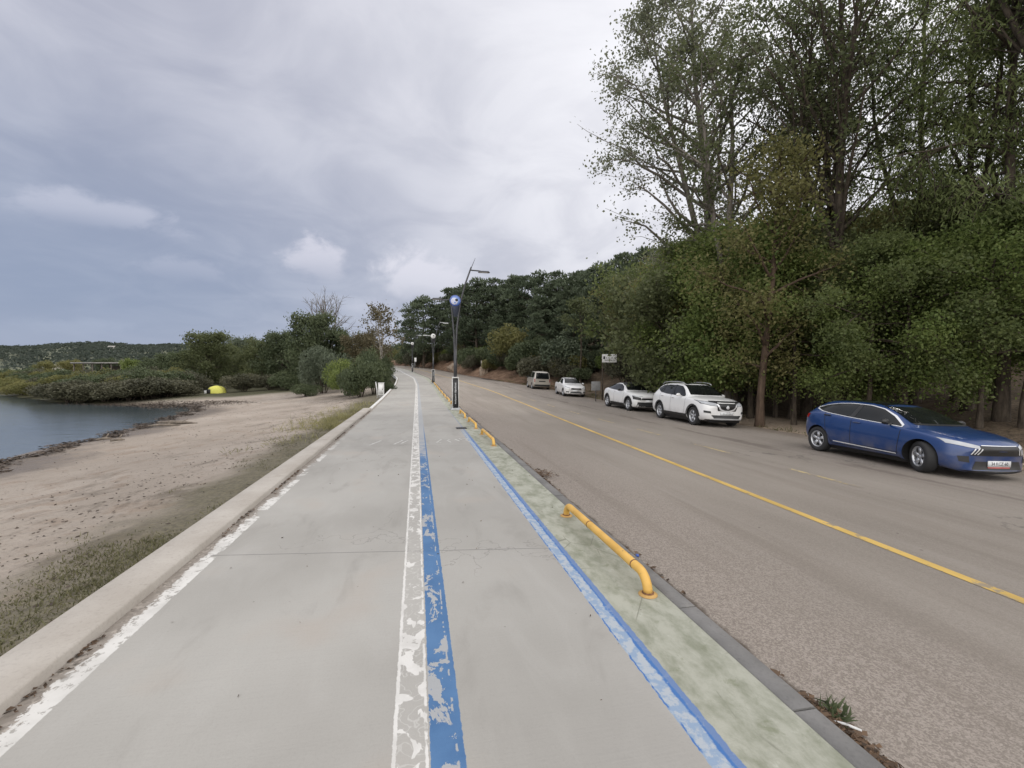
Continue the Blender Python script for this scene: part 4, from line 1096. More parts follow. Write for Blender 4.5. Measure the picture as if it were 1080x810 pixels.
class Car:
    def __init__(self, name, label, cat, L, W, fo, wb, wr, stations, body_m, group, rim_m, spokes=5, steer=0.0, zf=1.0, nose=.26, tail=.14, drop=0.0):
        self.zf, self.zb0, self.drop = zf, .95, drop
        self.L, self.W, self.fo, self.wb, self.wr = L, W, fo, wb, wr
        self.root = empty(name); tag(self.root, label, cat, group)
        self.cx = fo + wb / 2
        rings = []
        for (x, zb, sh, top, w, wt) in stations:
            top, sh = self.zm(top, x), self.zm(sh, x)
            cabin = top - sh > .16
            half = [(0, zb), (w * .78, zb), (w * .955, zb + .05), (w, zb + (sh - zb) * .35), (w * .992, zb + (sh - zb) * .72), (w * .965, sh - .015), (w * .925, sh + .012)]
            if cabin:
                half += [(w * .925 + (wt + .045 - w * .925) * .55, sh + (top - sh) * .5), (wt + .045, top - .07), (wt * .86, top - .012), (0, top + .018)]
            else:
                half += [(w * .86, sh + (top - sh) * .35), (wt * .97, sh + (top - sh) * .72), (wt * .6, top - .006), (0, top + .008)]
            kf = nose * max(0.0, 1 - x / .85); kr = tail * max(0.0, 1 - (L - x) / .6)
            px_ = lambda y: self.cx - x - kf * (abs(y) / (W / 2)) ** 2.4 + kr * (abs(y) / (W / 2)) ** 2.4
            ring = [(px_(y), y, z) for (y, z) in half] + [(px_(y), -y, z) for (y, z) in half[-2:0:-1]]
            rings.append(ring)
        A = np.array(rings); n, m = A.shape[:2]
        V = A.reshape(-1, 3).tolist(); F = []
        for i in range(n - 1):
            for j in range(m):
                j2 = (j + 1) % m
                F.append((i * m + j, (i + 1) * m + j, (i + 1) * m + j2, i * m + j2))
        hlen = m // 2
        for e, rev in ((0, False), ((n - 1) * m, True)):
            for k in range(hlen):
                a, b, c, d = e + k, e + k + 1, e + (m - k - 1) % m, e + (m - k) % m
                q = [a, b, c, d]
                q = list(dict.fromkeys(q))
                if len(q) < 3: continue
                F.append(tuple(q[::-1]) if rev else tuple(q))
        me = bpy.data.meshes.new('body'); me.from_pydata(V, [], F); me.update()
        bm = bmesh.new(); bm.from_mesh(me); bmesh.ops.recalc_face_normals(bm, faces=bm.faces); bm.to_mesh(me); bm.free()
        o = obj('body', me)
        md = o.modifiers.new('s', 'SUBSURF'); md.levels = 3; md.render_levels = 3
        dg = bpy.context.evaluated_depsgraph_get()
        ev = o.evaluated_get(dg); smooth = bpy.data.meshes.new_from_object(ev)
        o.modifiers.clear(); o.data = smooth
        bm = bmesh.new(); bm.from_mesh(smooth); self.bvh = BVHTree.FromBMesh(bm); bm.free()
        # wheel arches
        smooth.materials.append(body_m); smooth.materials.append(M['black'])
        cut = Geo()
        for x in (fo, fo + wb):
            for sd in (-1, 1):
                yo = sd * (W / 2 + .1); yi = sd * (W / 2 - .34)
                prof = [(0.001, yi), (wr * 1.12, yi), (wr * 1.12, yo), (0.001, yo)]
                cut.lathe(prof, 40, 'y', (self.cx - x, 0, wr + .01))
        cme = cut.mesh('cut', M['black'])
        bm = bmesh.new(); bm.from_mesh(cme); bmesh.ops.remove_doubles(bm, verts=bm.verts, dist=.003); bmesh.ops.recalc_face_normals(bm, faces=bm.faces); bm.to_mesh(cme); bm.free()
        co = obj('cut', cme)
        md = o.modifiers.new('b', 'BOOLEAN'); md.operation = 'DIFFERENCE'; md.object = co; md.solver = 'EXACT'; md.material_mode = 'TRANSFER'
        dg = bpy.context.evaluated_depsgraph_get(); dg.update()
        fin = bpy.data.meshes.new_from_object(o.evaluated_get(dg))
        o.modifiers.clear(); o.data = fin
        bpy.data.objects.remove(co)
        fin.polygons.foreach_set('use_smooth', np.ones(len(fin.polygons), dtype=bool))
        fin.set_sharp_from_angle(angle=R(38))
        o.parent = self.root; self.body = o
        ub = Geo(); ub.box((self.cx - (fo + wb / 2), 0, .26), (wb - 2.3 * wr, W - .22, .24)); ub.box((self.cx - .5, 0, .27), (.62, W - .62, .18)); ub.box((self.cx - (L - .38), 0, .30), (.40, W - .5, .2)); ub.box((self.cx - (fo + wb / 2), 0, .28), (wb + .9, W - .75, .2)); ub.build('underbody', M['black'], self.root)
        self.wheels(rim_m, spokes, steer)
    def zm(self, z, x=9.0):
        k = min(1.0, max(0.0, (z - .25) / .35)); d_ = self.drop * max(0.0, 1 - x / 3.4) * k
        return (z if z < self.zb0 else self.zb0 + (z - self.zb0) * self.zf) - d_
    def hit(self, p, d):
        r = self.bvh.ray_cast(Vector(p), Vector(d))
        if r[0] is None:
            q = self.bvh.find_nearest(Vector(p) + Vector(d) * 2.2)
            return q[0], q[1]
        return r[0], r[1]
    def panel(self, name, A, B, m_, view='side', offs=.006, n=14, m=6, sides=(-1, 1), parent=None, one=False):
        """a patch ruled between two outlines, laid on the body. side: (xs,z); front/rear: (y,z); top: (xs,y)"""
        a = lerp_poly(A, n); b = lerp_poly(B, n); par = parent or self.root; res = []
        for sd in (sides if view in ('side',) or (view in ('front', 'rear', 'top') and not one) else (1,)):
            g = []
            for i in range(n):
                row = []
                for j in range(m):
                    f = j / (m - 1); q = a[i] * (1 - f) + b[i] * f
                    if view != 'top': q = (q[0], self.zm(q[1], q[0] if view == 'side' else (9.0 if view == 'rear' else (.2 if q[1] < .96 else 1.4))))
                    if view == 'side': p, d = (self.cx - q[0], sd * 4, q[1]), (0, -sd, 0)
                    elif view == 'front': p, d = (6, q[0] * sd, q[1]), (-1, 0, 0)
                    elif view == 'rear': p, d = (-6, q[0] * sd, q[1]), (1, 0, 0)
                    else: p, d = (self.cx - q[0], q[1] * sd, 6), (0, 0, -1)
                    h, nn = self.hit(p, d)
                    if nn.dot(Vector(d)) > 0: nn = -nn
                    row.append(tuple(h + nn * offs))
                g.append(row)
            G_ = Geo(); G_.grid(g)
            res.append(G_.build(name, m_, par, True))
        return res
    def wheels(self, rim_m, spokes, steer):
        wr = self.wr
        ty = Geo(); hw = .105
        ty.lathe([(wr * .66, -hw), (wr * .80, -hw * 1.02), (wr * .93, -hw * .98), (wr * .985, -hw * .8), (wr, -hw * .45), (wr, hw * .45), (wr * .985, hw * .8), (wr * .93, hw * .98), (wr * .80, hw * 1.02), (wr * .66, hw), (wr * .64, hw * .6), (wr * .64, -hw * .6), (wr * .66, -hw)], 36, 'y')
        tyre = ty.mesh('tyre', M['tyre'], True)
        rg_ = Geo()
        rg_.lathe([(wr * .665, .095), (wr * .66, .104), (wr * .60, .100), (wr * .58, .06), (wr * .56, -.08)], 36, 'y')
        rg_.lathe([(.001, .078), (wr * .13, .078), (wr * .16, .06), (wr * .17, .02)], 20, 'y')
        for k in range(spokes):
            th = 2 * math.pi * k / spokes
            for dl in (-.16, .16):
                c_, s_ = math.cos(th + dl * .55), math.sin(th + dl * .55)
                Mx = np.array([[c_, 0, s_], [0, 1, 0], [-s_, 0, c_]])
                rr_ = wr * .36
                vv = np.array([[-.026, .072, .10 * wr], [.026, .072, .10 * wr], [.026, .030, .10 * wr], [-.026, .030, .10 * wr], [-.020, .090, .62 * wr], [.020, .090, .62 * wr], [.020, .03, .62 * wr], [-.020, .03, .62 * wr]])
                rg_.add(vv @ Mx.T, [[0, 3, 2, 1], [4, 5, 6, 7], [0, 1, 5, 4], [1, 2, 6, 5], [2, 3, 7, 6], [3, 0, 4, 7]])
        rim = rg_.mesh('rim', rim_m)
        ds = Geo(); ds.lathe([(.001, .01), (wr * .40, .012), (wr * .40, -.01), (wr * .62, -.015), (wr * .62, -.02)], 28, 'y')
        disc = ds.mesh('brake_disc', M['rim_dark'])
        for x, st in ((self.fo, steer), (self.fo + self.wb, 0.0)):
            for sd in (-1, 1):
                e = empty('wheel'); e.parent = self.root
                e.location = (self.cx - x, sd * (self.W / 2 - .135), wr)
                e.rotation_euler = (0, 0, st + (0 if sd > 0 else math.pi))
                for nm, me in (('tyre', tyre), ('rim', rim), ('brake_disc', disc)): obj(nm, me, e)
    def box(self, name, c, s, m_, bev=.01, parent=None, rz=0.0):
        g = Geo(); g.box((self.cx - c[0], c[1], c[2]), s, rz); o = g.build(name, m_, parent or self.root)
        return bevel(o, bev)
    def mirror(self, xs, z, m_, out=.98):
        z = self.zm(z, xs)
        for sd in (-1, 1):
            g = Geo()
            yo = sd * (self.W / 2 * out)
            k = 12; pr = []
            for i in range(k):
                th = 2 * math.pi * i / k
                pr.append((math.cos(th), math.sin(th)))
            A = []
            for f, sc in ((-1, .55), (-.6, .9), (0, 1.0), (.6, .85), (1, .45)):
                A.append([(self.cx - xs + .05 * f + .01 * c_ , yo + sd * (.10 + .105 * c_ * sc), z + .035 + .065 * s_ * sc) for (c_, s_) in pr + pr[:1]])
            A = np.array(A); g.grid(A)
            for e in (0, -1):
                c = A[e].mean(0); g.add(np.vstack([A[e][:-1], c]), [[i, (i + 1) % k, k, k] for i in range(0)] or np.array([[i, (i + 1) % k, (i + 2) % k, k] for i in range(0, k, 2)]))
            g.box((self.cx - xs, yo - sd * .03, z - .01), (.05, .16, .03))
            g.build('door_mirror', m_, self.root, False)
    def text(self, s, size, loc, rot, m_, parent):
        c = bpy.data.curves.new('lettering', 'FONT'); c.body = s; c.size = size; c.align_x = 'CENTER'; c.align_y = 'CENTER'; c.extrude = .001
        t = bpy.data.objects.new('lettering', c); COL.objects.link(t); dg = bpy.context.evaluated_depsgraph_get(); dg.update()
        me = bpy.data.meshes.new_from_object(t.evaluated_get(dg)); bpy.data.objects.remove(t); me.materials.clear(); me.materials.append(m_)
        o = obj('lettering', me, parent); o.location = loc; o.rotation_euler = rot; return o
    def plate(self, front, z, txt, w=.52, h=.115, tilt=0.0):
        d = 1 if front else -1
        p, n = self.hit((6 * d, 0, z), (-d, 0, 0))
        g = Geo(); g.box((0, 0, 0), (.012, w, h)); o = g.build('number_plate', M['plate'], self.root); o.location = (p[0] + d * .012, 0, z)
        if txt: self.text(txt, .085, (d * .0075, 0, 0), (R(90), 0, R(90 * d)), M['ink'], o)
        return o
    def place(self, s, u, heading):
        """heading +1: nose away from the camera (along the path), -1: nose towards it"""
        e = .5
        x, y = XY(s, u); z = float(road_z(s, u))
        a = heading
        xa, ya = XY(s + e * a, u + self.skew * a * e); xb, yb = XY(s - e * a, u - self.skew * a * e)
        X_ = Vector((xa - xb, ya - yb, float(road_z(s + e * a, u + self.skew * a * e) - road_z(s - e * a, u - self.skew * a * e)))).normalized()
        Zr = Vector((-.0, 0, 1)); yv = Vector((rdir[0], rdir[1], -.042)) * (-a)
        Yv = (yv - X_ * yv.dot(X_)).normalized(); Zv = X_.cross(Yv)
        mx = Matrix((X_, Yv, Zv)).transposed().to_4x4(); mx.translation = (x, y, z + .004)
        self.root.matrix_world = mx
    skew = 0.0

def arc(cx, cz, r, a0, a1, n=12):
    return [(cx + r * math.cos(a0 + (a1 - a0) * i / (n - 1)), cz + r * math.sin(a0 + (a1 - a0) * i / (n - 1))) for i in range(n)]
def arch_trim(c, m_, w=.07, off_=.010):
    for x in (c.fo, c.fo + c.wb):
        c.panel('arch_trim', arc(x, c.wr + .01, c.wr * 1.12 + .004, R(2), R(178)), arc(x, c.wr + .01, c.wr * 1.12 + w, R(2), R(178)), m_, 'side', off_, 24, 4)
def seams(c, lst, m_=None):
    for (x0, z0, x1, z1) in lst:
        dx, dz = x1 - x0, z1 - z0; L = math.hypot(dx, dz); ox, oz = -dz / L * .006, dx / L * .006
        c.panel('door_seam', [(x0 + ox, z0 + oz), (x1 + ox, z1 + oz)], [(x0 - ox, z0 - oz), (x1 - ox, z1 - oz)], M['black'], 'side', .0035, 12, 2)
def handle(c, x, z, m_):
    for sd in (-1, 1):
        p, n = c.hit((c.cx - x, sd * 4, z), (0, -sd, 0))
        g = Geo(); g.box((0, 0, 0), (.19, .035, .028)); o = g.build('door_handle', m_, c.root); o.location = p + Vector((0, sd * .016, 0)); bevel(o, .01)

GRP = 'cars parked along the far road edge'
# ---- blue hatchback
st = [(0.00, .17, .56, .66, .56, .46), (.04, .13, .67, .76, .74, .60), (.14, .125, .755, .85, .84, .68), (.40, .16, .825, .925, .885, .70), (.75, .16, .875, .975, .90, .70), (1.00, .16, .895, 1.00, .905, .70), (1.08, .16, .90, 1.03, .905, .70),
      (1.38, .16, .915, 1.20, .905, .60), (1.70, .16, .93, 1.355, .905, .55), (2.00, .16, .94, 1.43, .905, .535), (2.50, .16, .955, 1.45, .905, .535), (3.00, .16, .975, 1.435, .905, .53), (3.38, .17, .995, 1.395, .90, .52), (3.64, .19, 1.01, 1.32, .88, .52), (3.83, .23, .99, 1.17, .85, .54), (3.96, .30, .92, 1.01, .81, .58), (4.05, .42, .76, .84, .73, .55)]
c = Car('blue_hatchback', 'metallic blue hatchback parked facing the camera, front wheels turned, nearest of the cars', 'car', 4.05, 1.80, .83, 2.58, .315, st, M['car_blue'], GRP, M['rim'], 5, R(-22), zf=.88, drop=.10)
dlo_t = [(1.28, .965), (1.56, 1.15), (1.86, 1.29), (2.20, 1.345), (2.70, 1.345), (3.06, 1.305), (3.34, 1.235), (3.54, 1.15)]
dlo_b = [(1.28, .945), (1.9, .97), (2.6, 1.0), (3.1, 1.035), (3.36, 1.065), (3.54, 1.13)]
dt_ = [(x - (.03 if x < 1.6 else 0) + (.05 if x > 3.5 else 0), z + .020) for x, z in dlo_t]; db_ = [(x - (.03 if x < 1.6 else 0) + (.05 if x > 3.5 else 0), z - .014) for x, z in dlo_b]
c.panel('window_trim', dt_, db_, M['chrome'], 'side', .006, 30, 8)
c.panel('side_window', dlo_t, dlo_b, M['glass'], 'side', .011, 30, 8)
c.panel('door_pillar', [(2.36, 1.345), (2.40, .995)], [(2.46, 1.345), (2.52, 1.0)], M['black'], 'side', .015, 8, 3)
c.panel('windscreen', [(-.66, 1.03), (.66, 1.03)], [(-.51, 1.385), (.51, 1.385)], M['glass'], 'front', .008, 16, 10, one=True)
c.panel('windscreen_cowl', [(-.64, .995), (.64, .995)], [(-.65, 1.03), (.65, 1.03)], M['black'], 'front', .006, 16, 3, one=True)
c.panel('black_roof', [(1.95, -.47), (3.3, -.46)], [(1.95, .47), (3.3, .46)], M['glass'], 'top', .006, 16, 10, one=True)
c.panel('rear_window', [(-.54, 1.06), (.54, 1.06)], [(-.48, 1.31), (.48, 1.31)], M['glass'], 'rear', .008, 12, 8, one=True)
c.panel('headlight', [(.44, .69), (.62, .715), (.82, .76)], [(.44, .745), (.62, .79), (.83, .845)], M['lamp'], 'front', .008, 14, 5)
c.panel('grille', [(-.60, .55), (.60, .55)], [(-.44, .745), (.44, .745)], M['black'], 'front', .006, 16, 6, one=True)
for k in range(3):
    y0 = .40 + k * .055
    c.panel('grille_light', [(y0, .69), (y0 + .07, .575)], [(y0 + .02, .695), (y0 + .09, .58)], M['chrome'], 'front', .012, 6, 2)
c.panel('bonnet_line', [(-.40, .75), (.40, .75)], [(-.40, .762), (.40, .762)], M['chrome'], 'front', .006, 14, 2, one=True)
c.panel('lower_grille', [(-.56, .20), (.56, .20)], [(-.50, .40), (.50, .40)], M['black'], 'front', .006, 14, 5, one=True)
c.panel('fog_recess', [(.60, .36), (.74, .38)], [(.62, .53), (.76, .52)], M['black'], 'front', .006, 8, 5)
c.panel('tail_light', [(3.76, .84), (3.97, .86)], [(3.70, .95), (3.92, .96)], M['lamp_red'], 'side', .008, 8, 4)
c.panel('sill_cover', [(1.26, .15), (3.02, .15)], [(1.26, .235), (3.02, .235)], M['black'], 'side', .006, 16, 4)
c.panel('chrome_sill_strip', [(1.30, .305), (2.90, .335)], [(1.30, .33), (2.90, .36)], M['chrome'], 'side', .012, 16, 3)
c.panel('front_lip', [(-.70, .135), (.70, .135)], [(-.72, .185), (.72, .185)], M['black'], 'front', .01, 14, 3, one=True)
g = Geo(); g.lathe([(.001, .0), (.045, .004), (.05, 0)], 4, 'z'); 
seams(c, [(1.24, .93, 1.30, .30), (2.44, .985, 2.42, .27), (3.22, 1.03, 3.14, .58), (3.14, .58, 2.96, .30), (1.30, .30, 2.96, .28)])
handle(c, 2.28, .86, M['car_blue']); handle(c, 3.12, .96, M['black'])
c.mirror(1.50, .985, M['black'], .97)
pl_ = c.plate(True, .32, '34 KCZ 60')
c.panel('red_strip', [(-.26, .235), (.24, .235)], [(-.26, .28), (.24, .28)], M['red_mark'], 'front', .014, 6, 2, one=True)
c.skew = .06; c.place(8.58, 10.95, -1)

# ---- white SUV
def suv_st(): return [(0.00, .34, .66, .78, .56, .44), (.05, .25, .74, .88, .72, .58), (.18, .22, .84, .97, .84, .66), (.45, .20, .93, 1.05, .895, .70), (.95, .20, 1.0, 1.11, .91, .72), (1.28, .20, 1.025, 1.135, .915, .72), (1.36, .20, 1.03, 1.17, .915, .72),
      (1.62, .20, 1.035, 1.37, .915, .63), (1.95, .20, 1.045, 1.575, .915, .585), (2.25, .20, 1.055, 1.655, .915, .575), (2.8, .20, 1.07, 1.675, .915, .575), (3.5, .20, 1.09, 1.655, .91, .57), (4.0, .21, 1.11, 1.59, .90, .55), (4.28, .24, 1.12, 1.46, .875, .54), (4.46, .28, 1.06, 1.18, .85, .60), (4.58, .34, .92, 1.0, .80, .62), (4.64, .45, .75, .85, .72, .55)]
c = Car('white_suv', 'white SUV with roof rails and black arch trim, parked next behind the blue car', 'car', 4.64, 1.82, .93, 2.705, .355, suv_st(), M['car_white'], GRP, M['rim'], 5, zf=.94)
arch_trim(c, M['black'], .065)
c.panel('sill_cladding', [(1.36, .22), (3.22, .22)], [(1.36, .40), (3.22, .40)], M['black'], 'side', .012, 16, 5)
c.panel('side_window', [(1.62, 1.14), (1.86, 1.36), (2.12, 1.51), (2.5, 1.55), (3.2, 1.55), (3.75, 1.50), (4.05, 1.36)], [(1.62, 1.085), (2.3, 1.10), (3.1, 1.13), (3.7, 1.19), (4.05, 1.32)], M['glass'], 'side', .010, 30, 8)
c.panel('door_pillar', [(2.56, 1.56), (2.62, 1.10)], [(2.66, 1.56), (2.73, 1.105)], M['black'], 'side', .014, 8, 3)
c.panel('rear_pillar', [(3.45, 1.54), (3.50, 1.16)], [(3.52, 1.535), (3.57, 1.165)], M['black'], 'side', .014, 8, 3)
c.panel('windscreen', [(-.69, 1.17), (.69, 1.17)], [(-.56, 1.58), (.56, 1.58)], M['glass'], 'front', .008, 16, 10, one=True)
c.panel('glass_roof', [(2.15, -.46), (3.5, -.46)], [(2.15, .46), (3.5, .46)], M['glass'], 'top', .006, 14, 8, one=True)
c.panel('rear_window', [(-.56, 1.14), (.56, 1.14)], [(-.50, 1.50), (.50, 1.50)], M['glass'], 'rear', .008, 12, 8, one=True)
c.panel('headlight', [(.42, .80), (.62, .82), (.82, .88)], [(.42, .90), (.64, .935), (.85, .97)], M['lamp'], 'front', .010, 14, 5)
c.panel('headlight_surround', [(.36, .79), (.62, .81), (.84, .865)], [(.36, .93), (.64, .955), (.86, .985)], M['black'], 'front', .006, 14, 5)
c.panel('grille', [(-.36, .62), (.36, .62)], [(-.44, .90), (.44, .90)], M['black'], 'front', .007, 16, 6, one=True)
c.panel('bonnet_guard', [(-.62, .93), (.62, .93)], [(-.60, .975), (.60, .975)], M['black'], 'front', .016, 16, 3, one=True)
c.panel('grille_bar', [(.36, .87), (.25, .70), (.10, .645), (0, .64)], [(.43, .87), (.29, .66), (.12, .60), (0, .595)], M['chrome'], 'front', .016, 16, 3)
g = Geo(); g.lathe([(.001, .012), (.06, .010), (.068, 0)], 20, 'y'); o = g.build('badge', M['chrome'], c.root, True); p, n = c.hit((6, 0, .76), (-1, 0, 0)); o.location = (p[0] + .012, 0, .76); o.rotation_euler = (0, 0, R(-90))
c.panel('fog_lamp', [(.60, .52), (.80, .54)], [(.62, .60), (.80, .62)], M['black'], 'front', .008, 8, 4)
c.panel('lower_grille', [(-.50, .34), (.50, .34)], [(-.60, .46), (.60, .46)], M['black'], 'front', .008, 14, 5, one=True)
c.panel('bumper_skid', [(-.62, .295), (.62, .295)], [(-.60, .33), (.60, .33)], M['lightmetal'], 'front', .014, 14, 3, one=True)
c.panel('front_cladding', [(-.84, .20), (.84, .20)], [(-.84, .30), (.84, .30)], M['black'], 'front', .010, 18, 4, one=True)
c.panel('tail_light', [(4.36, .98), (4.55, .95)], [(4.30, 1.10), (4.50, 1.08)], M['lamp_red'], 'side', .008, 8, 4)
seams(c, [(1.50, 1.05, 1.52, .44), (2.66, 1.09, 2.64, .42), (3.66, 1.16, 3.58, .72), (3.58, .72, 3.32, .46)])
handle(c, 2.46, .99, M['car_white']); handle(c, 3.40, 1.03, M['car_white'])
c.mirror(1.86, 1.10, M['car_white'], .97)
for sd in (-1, 1):
    g = Geo(); xs_ = np.array([2.05, 2.2, 2.7, 3.3, 3.8, 3.95]); zs_ = np.array([1.625, 1.70, 1.735, 1.725, 1.68, 1.60])
    g.tube(np.stack([c.cx - xs_, np.full(6, sd * .585), .95 + (zs_ - .95) * .94 - .025], -1), .018, 8); g.build('roof_rail', M['lightmetal'], c.root, True)
c.plate(True, .515, '34 UF 521')
c.skew = .05
c.place(17.15, 11.4, -1)

# ---- white crossover
def cross_st(): return [(0.00, .32, .60, .74, .55, .42), (.05, .24, .70, .84, .72, .56), (.18, .21, .80, .92, .83, .64), (.45, .19, .88, .99, .885, .68), (.9, .19, .935, 1.04, .90, .70), (1.22, .19, .955, 1.06, .90, .70), (1.30, .19, .96, 1.09, .90, .70),
      (1.6, .19, .97, 1.28, .90, .60), (1.95, .19, .98, 1.44, .90, .555), (2.25, .19, .99, 1.51, .90, .545), (2.65, .19, 1.0, 1.52, .90, .54), (3.1, .19, 1.02, 1.46, .90, .53), (3.6, .20, 1.04, 1.33, .89, .51), (3.95, .22, 1.05, 1.17, .865, .53), (4.2, .27, 1.0, 1.09, .83, .60), (4.31, .34, .88, .97, .78, .60), (4.36, .45, .72, .82, .70, .52)]
c = Car('white_crossover', 'white crossover with a black sloping roof, parked just behind the white SUV', 'car', 4.36, 1.80, .86, 2.67, .345, cross_st(), M['car_white'], GRP, M['rim'], 5, zf=.91)
arch_trim(c, M['black'], .06)
c.panel('sill_cladding', [(1.29, .20), (3.08, .20)], [(1.29, .37), (3.08, .37)], M['black'], 'side', .012, 16, 5)
c.panel('side_window', [(1.58, 1.06), (1.84, 1.27), (2.12, 1.39), (2.6, 1.42), (3.1, 1.37), (3.5, 1.27), (3.72, 1.17)], [(1.58, 1.01), (2.4, 1.03), (3.1, 1.06), (3.72, 1.12)], M['glass'], 'side', .010, 30, 8)
c.panel('black_roof', [(1.9, -.50), (3.7, -.44)], [(1.9, .50), (3.7, .44)], M['black'], 'top', .006, 18, 10, one=True)
c.panel('windscreen', [(-.66, 1.09), (.66, 1.09)], [(-.53, 1.45), (.53, 1.45)], M['glass'], 'front', .008, 16, 10, one=True)
c.panel('rear_window', [(-.52, 1.10), (.52, 1.10)], [(-.47, 1.30), (.47, 1.30)], M['glass'], 'rear', .008, 12, 6, one=True)
c.panel('headlight', [(.40, .76), (.82, .80)], [(.42, .80), (.83, .85)], M['lamp'], 'front', .010, 14, 4)
c.panel('headlight_surround', [(.50, .60), (.82, .64)], [(.52, .74), (.83, .80)], M['black'], 'front', .007, 12, 4)
c.panel('grille', [(-.50, .62), (.50, .62)], [(-.46, .72), (.46, .72)], M['black'], 'front', .007, 14, 4, one=True)
c.panel('grille_bar', [(-.40, .775), (.40, .775)], [(-.40, .79), (.40, .79)], M['chrome'], 'front', .010, 14, 2, one=True)
c.panel('lower_grille', [(-.70, .26), (.70, .26)], [(-.66, .50), (.66, .50)], M['black'], 'front', .008, 14, 6, one=True)
c.panel('tail_light', [(4.06, .92), (4.27, .90)], [(4.0, 1.02), (4.22, 1.0)], M['lamp_red'], 'side', .008, 8, 4)
seams(c, [(1.40, .98, 1.42, .40), (2.60, 1.02, 2.58, .38), (3.42, 1.06, 3.30, .60)])
handle(c, 2.42, .92, M['car_white']); handle(c, 3.2, .96, M['car_white'])
c.mirror(1.76, 1.03, M['black'], .97)
c.plate(True, .56, None)
c.place(23.6, 11.75, -1)

# ---- white saloon
def sedan_st(): return [(0.00, .30, .52, .62, .55, .44), (.05, .22, .60, .71, .70, .56), (.18, .19, .70, .80, .80, .62), (.45, .17, .79, .89, .85, .66), (.9, .17, .85, .95, .865, .68), (1.2, .17, .87, .975, .865, .68), (1.28, .17, .875, 1.0, .865, .68), (1.58, .17, .885, 1.22, .865, .585), (1.92, .17, .90, 1.40, .865, .535), (2.25, .17, .91, 1.475, .865, .525), (2.75, .17, .92, 1.485, .865, .525), (3.2, .17, .94, 1.46, .865, .525), (3.6, .18, .95, 1.36, .86, .52), (3.88, .19, .955, 1.17, .85, .55), (4.05, .21, .96, 1.065, .84, .64), (4.38, .25, .93, 1.03, .81, .64), (4.50, .32, .82, .92, .76, .60), (4.56, .42, .70, .78, .68, .52)]
def saloon():
    c = Car('white_saloon', 'white saloon with dark windows, parked between the silver-beige van and the white crossover', 'car', 4.56, 1.73, .90, 2.60, .31, sedan_st(), M['car_white'], GRP, M['rim'], 6, zf=.88)
    c.panel('side_window', [(1.54, .985), (1.84, 1.19), (2.12, 1.34), (2.6, 1.38), (3.05, 1.36), (3.45, 1.29), (3.78, 1.12)], [(1.54, .935), (2.4, .955), (3.1, .98), (3.78, 1.02)], M['glass'], 'side', .010, 30, 8)
    c.panel('door_pillar', [(2.52, 1.39), (2.56, .95)], [(2.60, 1.39), (2.65, .955)], M['car_white'], 'side', .014, 8, 3)
    c.panel('windscreen', [(-.64, 1.01), (.64, 1.01)], [(-.51, 1.41), (.51, 1.41)], M['glass'], 'front', .008, 16, 10, one=True)
    c.panel('rear_window', [(-.52, 1.10), (.52, 1.10)], [(-.47, 1.38), (.47, 1.38)], M['glass'], 'rear', .008, 12, 6, one=True)
    c.panel('headlight', [(.46, .64), (.60, .66), (.78, .74)], [(.46, .71), (.62, .75), (.79, .83)], M['lamp'], 'front', .008, 12, 4)
    c.panel('grille', [(-.40, .56), (.40, .56)], [(-.38, .68), (.38, .68)], M['black'], 'front', .007, 12, 4, one=True)
    c.panel('lower_grille', [(-.46, .27), (.46, .27)], [(-.42, .40), (.42, .40)], M['black'], 'front', .007, 12, 4, one=True)
    c.panel('fog_recess', [(.54, .33), (.72, .34)], [(.54, .42), (.74, .43)], M['black'], 'front', .007, 8, 4)
    c.panel('tail_light', [(4.32, .80), (4.48, .78)], [(4.26, .90), (4.44, .88)], M['lamp_red'], 'side', .008, 8, 4)
    seams(c, [(1.36, .89, 1.40, .32), (2.56, .93, 2.54, .30), (3.38, .97, 3.22, .5)])
    handle(c, 2.40, .85, M['car_white']); handle(c, 3.24, .88, M['car_white'])
    c.mirror(1.70, .95, M['car_white'], .97); c.plate(True, .475, None); return c
c = saloon(); c.skew = .10; c.place(35.0, 12.05, -1)

# ---- silver-beige van
van_st = [(0.00, .32, .66, .80, .55, .44), (.05, .24, .76, .90, .72, .56), (.20, .21, .88, 1.0, .83, .64), (.5, .19, .97, 1.09, .875, .68), (.85, .19, 1.02, 1.15, .885, .69), (1.0, .19, 1.03, 1.22, .885, .68), (1.35, .19, 1.04, 1.50, .885, .64), (1.7, .19, 1.05, 1.72, .885, .62), (2.0, .19, 1.06, 1.80, .885, .63), (2.8, .19, 1.07, 1.825, .885, .64), (3.6, .19, 1.07, 1.81, .885, .64), (4.0, .20, 1.07, 1.77, .88, .64), (4.12, .22, 1.06, 1.68, .87, .65), (4.20, .25, 1.02, 1.50, .855, .66), (4.25, .33, .92, 1.2, .82, .66), (4.27, .45, .80, 1.0, .74, .60)]
c = Car('silver_beige_van', 'silver-beige compact van seen from behind, dark rear window, farthest of the parked cars', 'van', 4.27, 1.77, .88, 2.58, .31, van_st, M['car_beige'], GRP, M['rim'], 6, zf=.93, nose=.2, tail=.05)
c.panel('side_window', [(1.30, 1.22), (1.62, 1.52), (1.9, 1.66), (2.4, 1.69), (2.5, 1.69)], [(1.30, 1.12), (1.8, 1.12), (2.2, 1.12), (2.5, 1.12)], M['glass'], 'side', .010, 20, 8)
c.panel('rear_side_window', [(2.64, 1.69), (3.6, 1.68), (3.95, 1.62)], [(2.64, 1.13), (3.6, 1.14), (3.95, 1.16)], M['glass'], 'side', .010, 16, 8)
c.panel('windscreen', [(-.64, 1.24), (.64, 1.24)], [(-.58, 1.72), (.58, 1.72)], M['glass'], 'front', .008, 14, 8, one=True)
